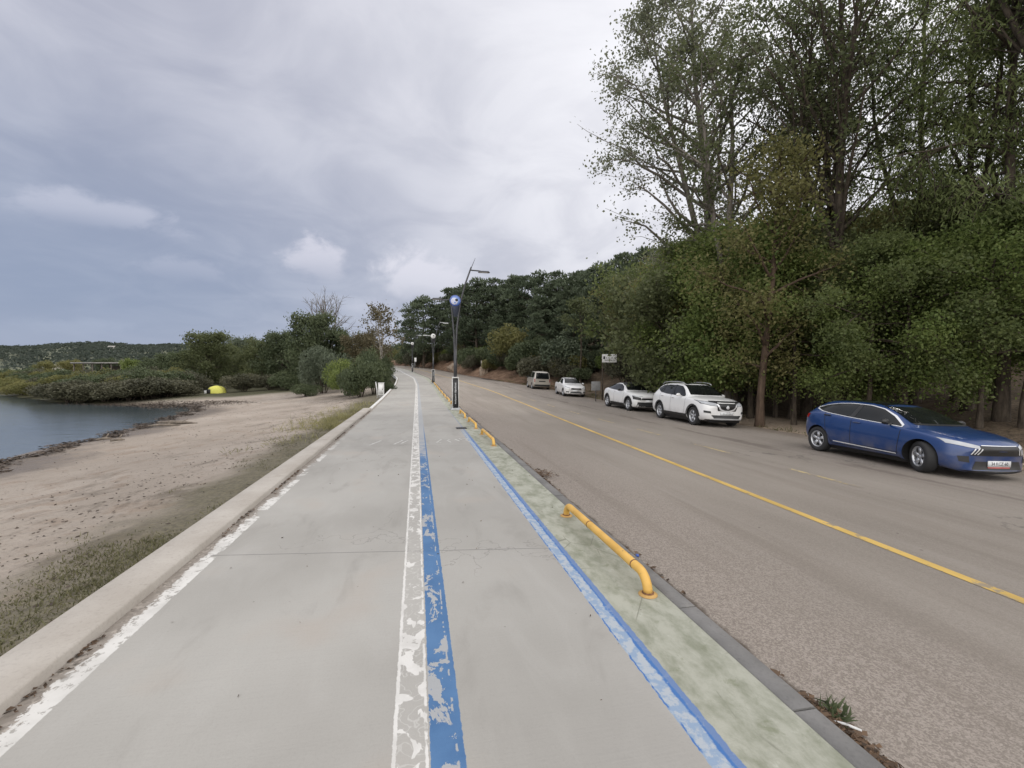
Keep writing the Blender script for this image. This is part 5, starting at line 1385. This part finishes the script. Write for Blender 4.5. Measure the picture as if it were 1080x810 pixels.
c.panel('rear_window', [(-.66, 1.03), (.66, 1.03)], [(-.60, 1.66), (.60, 1.66)], M['glass'], 'rear', .010, 16, 12, one=True)
c.panel('rear_bumper', [(-.74, .30), (.74, .30)], [(-.76, .48), (.76, .48)], M['black'], 'rear', .010, 14, 4, one=True)
c.panel('plate_recess', [(-.32, .74), (.32, .74)], [(-.32, .84), (.32, .84)], M['black'], 'rear', .010, 8, 3, one=True)
c.panel('tail_light', [(.70, .70), (.76, .70)], [(.70, 1.02), (.78, 1.02)], M['lamp_red'], 'rear', .010, 4, 8)
seams(c, [(1.2, 1.05, 1.22, .35), (2.56, 1.10, 2.54, .30), (3.55, 1.1, 3.5, .6)])
handle(c, 2.38, .98, M['black']); c.mirror(1.42, 1.12, M['black'], .97)
c.skew = .08
c.place(44.6, 12.0, 1)

# ------------------------------------------------------------ street lamps
def lamp_post(s, u, label, white_disc=False):
    x, y = XY(s, u); z = float(zp(s))
    e = empty('street_lamp', (float(x), float(y), z), math.atan2(rdir[1], rdir[0])); tag(e, label, 'street lamp', 'street lamps along the path')
    g = Geo(); g.box((0, 0, .03), (.42, .42, .06)); g.box((0, 0, .075), (.36, .36, .03)); bevel(g.build('base_plate', M['lightmetal'], e), .01)
    g = Geo(); g.box((0, 0, .72), (.25, .25, 1.25)); sl = g.build('sleeve', M['black'], e)
    f = Geo()
    for cx_ in (-1, 1):
        for cy_ in (-1, 1): f.box((cx_ * .128, cy_ * .128, .72), (.022, .022, 1.27))
    f.box((0, 0, 1.39), (.275, .275, .05)); f.build('sleeve_edging', M['white_plain'], e)
    tx = Geo(); rr_ = random.Random(4)
    tx.box((0, -.1262, .70), (.012, .002, .90))
    for k in range(15):
        if k in (7,): continue
        h_ = .28 + k * .062
        tx.box((rr_.uniform(-.008, .008), -.1275, h_), (rr_.uniform(.05, .075), .004, .036))
    tx.build('sleeve_lettering', M['lightmetal'], sl)
    p = Geo(); p.tube([(0, 0, 1.3), (0, 0, 2.6)], [.078, .066], 14)
    p.build('pole', M['dark_metal'], e, True)
    q = Geo(); q.tube([(-.025, 0, 1.4), (-.03, 0, 2.6), (-.055, 0, 3.3), (-.13, 0, 4.2), (-.20, 0, 4.75)], [.042, .042, .038, .034, .03], 10)
    q.build('short_stem', M['dark_metal'], e, True)
    q = Geo(); q.tube([(.025, 0, 1.4), (.03, 0, 2.6), (.07, 0, 3.5), (.22, 0, 4.6), (.45, 0, 5.45), (.70, 0, 6.15)], [.046, .046, .044, .042, .038, .034], 10)
    q.build('tall_stem', M['dark_metal'], e, True)
    q = Geo(); q.tube([(.70, 0, 6.12), (.80, 0, 6.36), (.88, 0, 6.56)], [.016, .012, .006], 6); q.build('finial_rod', M['dark_metal'], e, True)
    for nm, x0, x1, zz_, dn in (('tall', .68, 1.52, 6.02, 1), ('short', -.24, -1.0, 4.72, -1)):
        a = Geo(); a.tube([(x0, 0, zz_), ((x0 + x1) / 2, 0, zz_ - .02)], .03, 8)
        ar = a.build('lamp_arm', M['lightmetal' if white_disc else 'dark_metal'], e, True)
        hd = Geo(); hx = x0 + (x1 - x0) * .68
        hd.box((hx, 0, zz_ - .02 + (.04 if dn < 0 else -.03)), (abs(x1 - x0) * .62, .17, .075), 0, .8)
        bevel(hd.build('lamp_head', M['lightmetal' if white_disc else 'dark_metal'], ar), .02)
        ld = Geo(); ld.box((hx, 0, zz_ - .02 + (.04 if dn < 0 else -.03) - .041), (abs(x1 - x0) * .48, .12, .008)); ld.build('diffuser', M['white_plain'], ar)
    # tapered dark shield with the round emblem
    sh = Geo(); zc = 4.62
    A = [(-.16, zc + .20), (.20, zc + .20), (.19, zc - .12), (.08, zc - .62), (-.06, zc - .62), (-.15, zc - .12)]
    v = [(a, -.055, b) for a, b in A] + [(a, -.02, b) for a, b in A]
    sh.add(v, [[0, 5, 2, 1], [5, 4, 3, 2], [6, 7, 8, 11], [11, 8, 9, 10]] + [[i, (i + 1) % 6, (i + 1) % 6 + 6, i + 6] for i in range(6)])
    shield = sh.build('shield', M['dark_metal'] if white_disc else M['shield'], e)
    for nm, r_, dx, dz, yy, mm in (('emblem_disc', .235, 0, .06, -.075, 'disc_blue'), ('emblem_ring', .19, 0, .06, -.088, 'disc_mid'), ('emblem_centre', .15, -.035, .035, -.097, 'disc_white'), ('emblem_pupil', .062, .055, .085, -.104, 'ink'), ('emblem_dot', .035, -.02, -.02, -.104, 'disc_mid')):
        d_ = Geo(); d_.lathe([(.001, -.010), (r_ - .008, -.010), (r_, -.004), (r_, .008), (.001, .008)], 32, 'y'); o = d_.build(nm, M['white_plain'] if white_disc and nm != 'emblem_pupil' else M[mm], shield, False); o.location = (dx, yy + .002, zc + dz)
    return e
lamp_post(19.7, 1.62, 'nearest street lamp, a dark twin-stem post with a blue disc emblem')
lamp_post(45.5, 1.62, 'second street lamp with a pale disc, beyond the nearest one', True)
lamp_post(76.0, 1.55, 'farthest street lamp beside the road crest, where the path bends left', True)
x, y = XY(75.6, 1.9)
e = empty('small_sign', (float(x), float(y), float(zp(75.6)))); tag(e, 'small white sign plate on a thin post beside the farthest street lamp', 'sign')
g = Geo(); g.tube([(0, 0, -.1), (0, 0, 2.35)], .025, 8); g.build('post', M['lightmetal'], e, True)
g = Geo(); g.box((.10, -.035, 2.05), (.34, .012, .62)); bevel(g.build('sign_plate', M['white_paint'], e), .004)

# ------------------------------------------------------------ yellow rails along the kerb
def rail_mesh(L):
    b = Geo(); r_ = .035; h = .135; bend = .13
    pts = [(0, 0, 0), (0, 0, h - bend)]
    for k in range(1, 7):
        a = k / 6 * math.pi / 2; pts.append((0, bend * (1 - math.cos(a)), h - bend + bend * math.sin(a)))
    pts += [(0, L * .33, h), (0, L * .66, h)]
    for k in range(0, 7):
        a = k / 6 * math.pi / 2; pts.append((0, L - bend * (1 - math.sin(a)), h - bend + bend * math.cos(a)))
    pts += [(0, L, 0)]
    b.tube(pts, r_, 14)
    fl = []
    for yy in (0, L):
        f = Geo(); f.lathe([(.001, .012), (.050, .012), (.068, .005), (.070, 0)], 20, 'z', (0, yy, 0)); fl.append(f)
    cl_ = []
    for yy in (.22, L * .62):
        f = Geo(); f.lathe([(r_ - .001, -.007), (r_ + .0025, -.005), (r_ + .0025, .005), (r_ - .001, .007)], 16, 'y', (0, yy, h)); cl_.append(f)
    for yy in (0, L):
        f = Geo(); f.lathe([(r_ + .010, .012), (r_ + .008, .018), (r_ - .001, .020)], 16, 'z', (0, yy, 0)); cl_.append(f)
    return b, fl, cl_
b, fl, cl_ = rail_mesh(1.88)
rail0 = empty('yellow_rail'); bar = b.build('bar', M['yellow'], rail0, True)
for f in fl: f.build('foot_flange', M['yellow'], rail0, True)
for f in cl_: f.build('joint_ring', M['rust'], bar, True)
spots = [(3.05, 'yellow tubular low rail nearest the camera on the green strip'), (9.95, 'second yellow low rail from the camera, before the nearest street lamp'), (13.05, 'third yellow low rail, middle of the short row before the nearest street lamp'), (16.1, 'yellow low rail just in front of the nearest street lamp')]
spots += [(21.0 + 3.3 * k, None) for k in range(9)]
for i, (s_, lb) in enumerate(spots):
    o = rail0 if i == 0 else copy_tree(rail0)
    x, y = XY(s_, 1.665); x2, y2 = XY(s_ + 1.88, 1.665)
    o.location = (float(x), float(y), float(zp(s_)) + .002)
    dz = float(zp(s_ + 1.88) - zp(s_))
    o.rotation_euler = (math.atan2(dz, 1.88), 0, math.atan2(float(y2 - y), float(x2 - x)) - math.pi / 2)
    tag(o, lb or 'yellow low rail in the long row beyond the nearest street lamp', 'rail', 'yellow rails along the path' if lb else 'yellow rails beyond the nearest lamp')
# ground sticker-like dark drain slot over the blue line
x, y = XY(13.25, 1.26)
e = empty('drain_cover', (float(x), float(y), 0), math.atan2(ddir[1], ddir[0]) - math.pi / 2); tag(e, 'small black drain cover lying across the right blue line', 'drain')
g = Geo(); g.box((0, 0, .010), (.30, .34, .016)); bevel(g.build('frame', M['black'], e), .004)
g = Geo(); [g.box((-.11 + .055 * k, 0, .021), (.022, .28, .006)) for k in range(5)]; g.build('bars', M['dark_metal'], e)

# ------------------------------------------------------------ white cabinet and stub post at the path's left edge
def at_ground(px, dp): return at_px(px, dp)
x, y = XY(31.5, -2.34); e = empty('white_cabinet', (float(x), float(y), float(zp(31.5)) - .25), .15); tag(e, 'weathered white cabinet standing at the left edge of the path before the bushes', 'cabinet')
g = Geo(); g.box((0, 0, .58), (.36, .26, .80)); bevel(g.build('housing', M['white_plain'], e), .012)
g = Geo(); g.box((0, 0, .995), (.40, .30, .03)); bevel(g.build('lid', M['white_paint'], e), .006)
g = Geo(); g.box((0, -.134, .58), (.28, .008, .66)); dr_ = g.build('door', M['white_paint'], e); g = Geo(); g.box((.10, -.143, .58), (.02, .012, .08)); g.build('handle', M['dark_metal'], dr_)
g = Geo(); g.box((0, 0, .09), (.30, .20, .20)); g.build('plinth', M['stone'], e)
X0, Y0, Z0 = at_ground(398, 31.5); e = empty('stub_post', (X0, Y0, Z0 + .1)); tag(e, 'short white leaning stub post among the bushes left of the white cabinet', 'post')
g = Geo(); g.tube([(0, 0, -.1), (-.04, 0, .5), (-.12, .02, 1.0)], [.04, .036, .032], 8); g.build('shaft', M['white_plain'], e, True)
g = Geo(); g.lathe([(.045, 0), (.04, .03), (.001, .04)], 10, 'z', (-.12, .02, .99)); g.build('cap', M['lightmetal'], e)

# ------------------------------------------------------------ notice board, grey plate, stump
X0, Y0, Z0 = at_ground(635.5, 32.5); e = empty('notice_board', (X0, Y0, Z0)); tag(e, 'small white notice board with dark lettering on a dark post behind the white crossover', 'sign')
g = Geo(); g.tube([(0, .05, -.1), (0, .05, 2.95 - Z0)], .045, 8); g.build('post', M['bark'], e, True)
zb_ = 2.60 - Z0
g = Geo(); g.box((.48, 0, zb_), (1.04, .03, .58)); bd = bevel(g.build('board', M['white_plain'], e), .008)
tx = Geo(); rr_ = random.Random(6)
for zz_, hgt, a_, b_ in ((.20, .05, -.05, .40), (.03, .075, -.20, .46), (-.13, .07, -.30, .42)):
    xx = a_
    while xx < b_:
        w_ = rr_.uniform(.035, .06); tx.box((.48 + xx, -.018, zb_ + zz_), (w_, .004, hgt * rr_.uniform(.8, 1.0))); xx += w_ + (.022 if rr_.random() < .8 else .09)
tx.build('lettering', M['ink'], bd)
lg = Geo(); lg.box((.48 - .38, -.018, zb_ + .05), (.14, .004, .20)); lg.build('emblem', M['dark_metal'], bd)
X0, Y0, Z0 = at_ground(628.5, 31); e = empty('sign_back', (X0, Y0, Z0)); tag(e, 'dull grey square sign seen from its back, above the white crossover bonnet', 'sign')
g = Geo(); g.tube([(0, .03, -.1), (0, .03, 1.65)], .03, 8); g.build('post', M['dark_metal'], e, True)
g = Geo(); g.box((0, 0, 1.32), (.62, .02, .62)); bevel(g.build('plate', M['grey_plate'], e), .02)
X0, Y0, Z0 = at_ground(508.5, 70); e = empty('pale_stake', (X0, Y0, Z0)); tag(e, 'pale upright wooden stake at the edge of the wood left of the parked van', 'stake')
g = Geo(); g.tube([(0, 0, -.2), (-.04, 0, 1.2), (-.12, 0, 2.1)], [.12, .10, .08], 8); g.build('shaft', M['bark_pale'], e, True)

# boulders on the bank by the second lamp and the stone at the wall
def rock(name, loc, s, seed, m_, label, grp=None):
    bm = bmesh.new(); bmesh.ops.create_icosphere(bm, subdivisions=3, radius=1)
    rg = np.random.default_rng(seed); ph = rg.uniform(0, 6, 9)
    for v in bm.verts:
        k = 1 + .20 * math.sin(v.co.x * 2.7 + ph[0]) * math.sin(v.co.y * 3.1 + ph[1]) + .12 * math.sin(v.co.z * 5 + ph[2] + v.co.x * 4) + .07 * math.sin(v.co.y * 9 + ph[3])
        v.co = Vector((v.co.x * s[0], v.co.y * s[1], v.co.z * s[2])) * k
    me = bpy.data.meshes.new(name); bm.to_mesh(me); bm.free(); me.materials.append(m_)
    o = obj(name, me); o.location = loc; o.rotation_euler = (0, 0, ph[5]); return tag(o, label, 'rock', grp)
for i, (px, dp, s, lb) in enumerate(((467, 68, (.8, .7, 1.5), 'tall pale outcrop on the bank right of the second street lamp'), (444, 84, (1.4, 1.0, .9), 'pale boulder at the top of the bank near the farthest lamp'))):
    s_, u_ = SU((px - 540) / 480 * dp, dp); u_ = max(u_, float(uR(s_)) + 1.8)
    x, y, z = G(s_, u_); rock('boulder', (x, y, z + .05), s, 30 + i, M['rockpale'], lb, 'boulders on the bank')
x, y, z = G(2.5, -2.5); rock('stone_slab', (x, y, -.20), (.17, .22, .12), 44, M['stone'], 'pale flat stone lodged against the outer face of the low wall')

# ------------------------------------------------------------ tent, pavilion, houses, boats, driftwood
X0, Y0, Z0 = at_ground(228.5, 48.5); e = empty('yellow_tent', (X0, Y0, Z0), .25); e.scale = (.78, .78, .78); tag(e, 'small yellow dome tent pitched at the far end of the beach', 'tent')
g = Geo(); A = []
for i in range(13):
    th = math.pi * i / 12; row = []
    for j in range(9):
        ph = math.pi * j / 8; prof_ = math.sin(ph) ** .6
        row.append((-1.12 * math.cos(ph), -.85 * math.cos(th) * prof_, max(0, 1.05 * math.sin(th) ** .8 * prof_)))
    A.append(row)
g.grid(A); g.build('shell', M['tent'], e, True)
g = Geo(); g.box((-.72, -.80, .30), (.42, .04, .56)); bevel(g.build('opening', M['black'], e), .05)
g = Geo(); [g.tube([(-1.1 * math.cos(math.pi * j / 10), sg * .86 * math.cos(math.pi * j / 10), 1.09 * math.sin(math.pi * j / 10) ** .85 + .01) for j in range(11)], .012, 6) for sg in (-1, 1)]; g.build('tent_pole', M['dark_metal'], e, True)
g = Geo(); g.box((-.95, -1.25, .22), (.26, .12, .42)); bevel(g.build('door_flap', M['white_plain'], e), .03)

X0, Y0, Z0 = at_ground(117, 96); e = empty('pavilion', (X0, Y0, -.6)); tag(e, 'long low flat-roofed open pavilion beyond the spit', 'pavilion')
zt_ = 1.65 + (392 - 383.0) / 480 * 96 + .6
g = Geo(); g.box((0, 0, zt_), (12.6, 4.5, .32)); bevel(g.build('roof', M['roof'], e), .03)
g = Geo(); g.box((0, -2.28, zt_ + .02), (12.7, .05, .14)); g.build('fascia', M['stone'], e)
for k in range(7):
    for yy in (-2.0, 2.0):
        g = Geo(); g.box((-5.8 + k * 1.93, yy, (zt_ - .16) / 2 - .3), (.16, .16, zt_ - .16 + .6)); g.build('post', M['brown_wall'], e)
g = Geo(); g.box((1.5, 2.1, zt_ / 2 - .4), (7.5, .12, zt_ - .4)); g.build('back_wall', M['brown_wall'], e)

for i, (px, dp, w_, lb) in enumerate(((119, 440, 5, 'tiny pale house on the far hillside above the pavilion'), (60, 300, 7, 'tiny pale house at the far shore near the left border'))):
    x = (px - 540) / 480 * dp; z = float(hill_z(np.array(math.atan2(x, dp)), np.array(float(dp))))
    z = max(z, -.5) - (1.0 if i == 0 else 0)
    e = empty('far_house', (x, dp, z), .3); tag(e, lb, 'house', 'houses across the lake')
    g = Geo(); g.box((0, 0, 2.0), (w_, 6, 5.0)); g.build('wall', M['house_wall'], e)
    g = Geo(); v = [(-w_ / 2 - .4, -3.4, 4.5), (w_ / 2 + .4, -3.4, 4.5), (w_ / 2 + .4, 3.4, 4.5), (-w_ / 2 - .4, 3.4, 4.5), (-w_ / 2 - .4, 0, 6.4), (w_ / 2 + .4, 0, 6.4)]
    g.add(v, [[0, 1, 5, 4], [2, 3, 4, 5], [0, 3, 2, 1], [0, 4, 3, 3][:4], [1, 2, 5, 5]][:3]); g.build('roof', M['stone'], e)
    for k in range(3):
        g = Geo(); g.box((-w_ / 3 + k * w_ / 3, -3.02, 2.6), (1.1, .06, 1.3)); g.build('window', M['glass'], e)
for i, (px, dp, lb) in enumerate(((4, 262, 'leftmost tiny white boat moored at the far shore'), (14, 268, 'tiny white boat moored right beside the leftmost one'), (19, 272, 'rightmost of the three tiny boats moored at the far shore'))):
    e = empty('moored_boat', ((px - 540) / 480 * dp, dp, -1.3), .2 * i); tag(e, lb, 'boat', 'boats moored at the far shore')
    A = []
    for f in np.linspace(0, 1, 9):
        wd_ = 1.1 * (1 - f ** 3) + .02; xx = -2.8 + 5.8 * f
        A.append([(xx, -wd_, .75 + .35 * f ** 2), (xx, -wd_ * .7, -.1), (xx, 0, -.3), (xx, wd_ * .7, -.1), (xx, wd_, .75 + .35 * f ** 2), (xx, 0, .7 + .3 * f ** 2), (xx, -wd_, .75 + .35 * f ** 2)])
    g = Geo(); g.grid(A); g.add([A[0][0], A[0][1], A[0][3], A[0][4]], [[0, 1, 2, 3]]); g.build('hull', M['white_paint'], e)
    g = Geo(); g.box((-.3, 0, 1.15), (1.7, 1.3, .9), 0, .85); g.build('cabin', M['white_plain'], e)
for i, (px, py, L_, lb) in enumerate(((186, 449, 2.6, 'dark log of driftwood at the water edge, nearest the spit'), (172, 451, 1.5, 'short driftwood log left of the long one at the water edge'), (108, 467, .5, 'small dark piece of driftwood on the lower sand'), (122, 470, .45, 'small driftwood lump right of the other small piece'))):
    dp = 480 * (1.65 + 1.2) / (py - 392); X0, Y0, Z0 = at_ground(px, dp)
    e = empty('driftwood_log', (X0, Y0, max(Z0, -1.32) + .06), rt.uniform(-.3, .5)); tag(e, lb, 'driftwood', 'driftwood on the beach')
    g = Geo(); g.tube([(-L_ / 2, 0, 0), (-L_ / 5, .06, .03), (L_ / 5, -.03, .05), (L_ / 2, .05, .02)], [.03 + .01 * L_, .04 + .02 * L_, .04 + .015 * L_, .02], 8); g.build('log', M['wood'], e, True)
    g = Geo(); g.tube([(L_ * .1, 0, .05), (L_ * .2, .18, .22)], [.035, .015], 6); g.build('branch_stub', M['wood'], e, True)
# small litter pieces
pts = []
for k in range(70):
    s_ = rt.uniform(1.2, 9); u_ = rt.uniform(-1.6, 1.7)
    x, y = XY(s_, u_); pts.append((float(x), float(y), .006))
flakes('path_crumbs', pts, .022, M['litter'], 'few tiny dark crumbs of leaf and soil on the concrete path', 'debris', 19)
x, y = XY(3.85, 1.99); o = Geo(); o.lathe([(.001, .014), (.016, .014), (.018, 0), (.001, 0)], 14, 'z'); o = o.build('bottle_cap', M['blue_cap'], None, True); o.location = (float(x), float(y), float(road_z(3.85, 1.99)) + .004); tag(o, 'tiny blue bottle cap lying in the gutter beyond the nearest yellow rail', 'bottle cap')
x, y = XY(1.76, 2.0); o = Geo(); o.tube([(-.05, 0, 0), (0, .005, .004), (.06, 0, .002)], [.006, .007, .006], 8); o = o.build('paper_scrap', M['white_plain'], None, True); o.location = (float(x), float(y), float(road_z(1.76, 2.0)) + .02); o.rotation_euler = (0, 0, -.6); tag(o, 'thin white scrap of rolled paper among the leaves in the gutter', 'litter')
x, y = XY(2.16, -1.70); o = Geo(); o.tube([(-.04, 0, 0), (0, .012, .008), (.03, .0, .006), (.04, -.025, .004)], [.004, .006, .006, .003], 6); o = o.build('twig', M['bark'], None, True); o.location = (float(x), float(y), .008); tag(o, 'small bent dark twig lying on the white line at the left of the path', 'twig')
pl = Geo(); rg = np.random.default_rng(8)
sp4 = [(*[float(q) for q in XY(1.86, 2.03)], float(road_z(1.86, 2.03)), .11)] * 3
blades('gutter_weed', sp4, M['leaf_bush'], 'small green weed sprouting from the gutter dirt near the bottom right', .11, .008, 26, 17, .025, 'weed', .8)
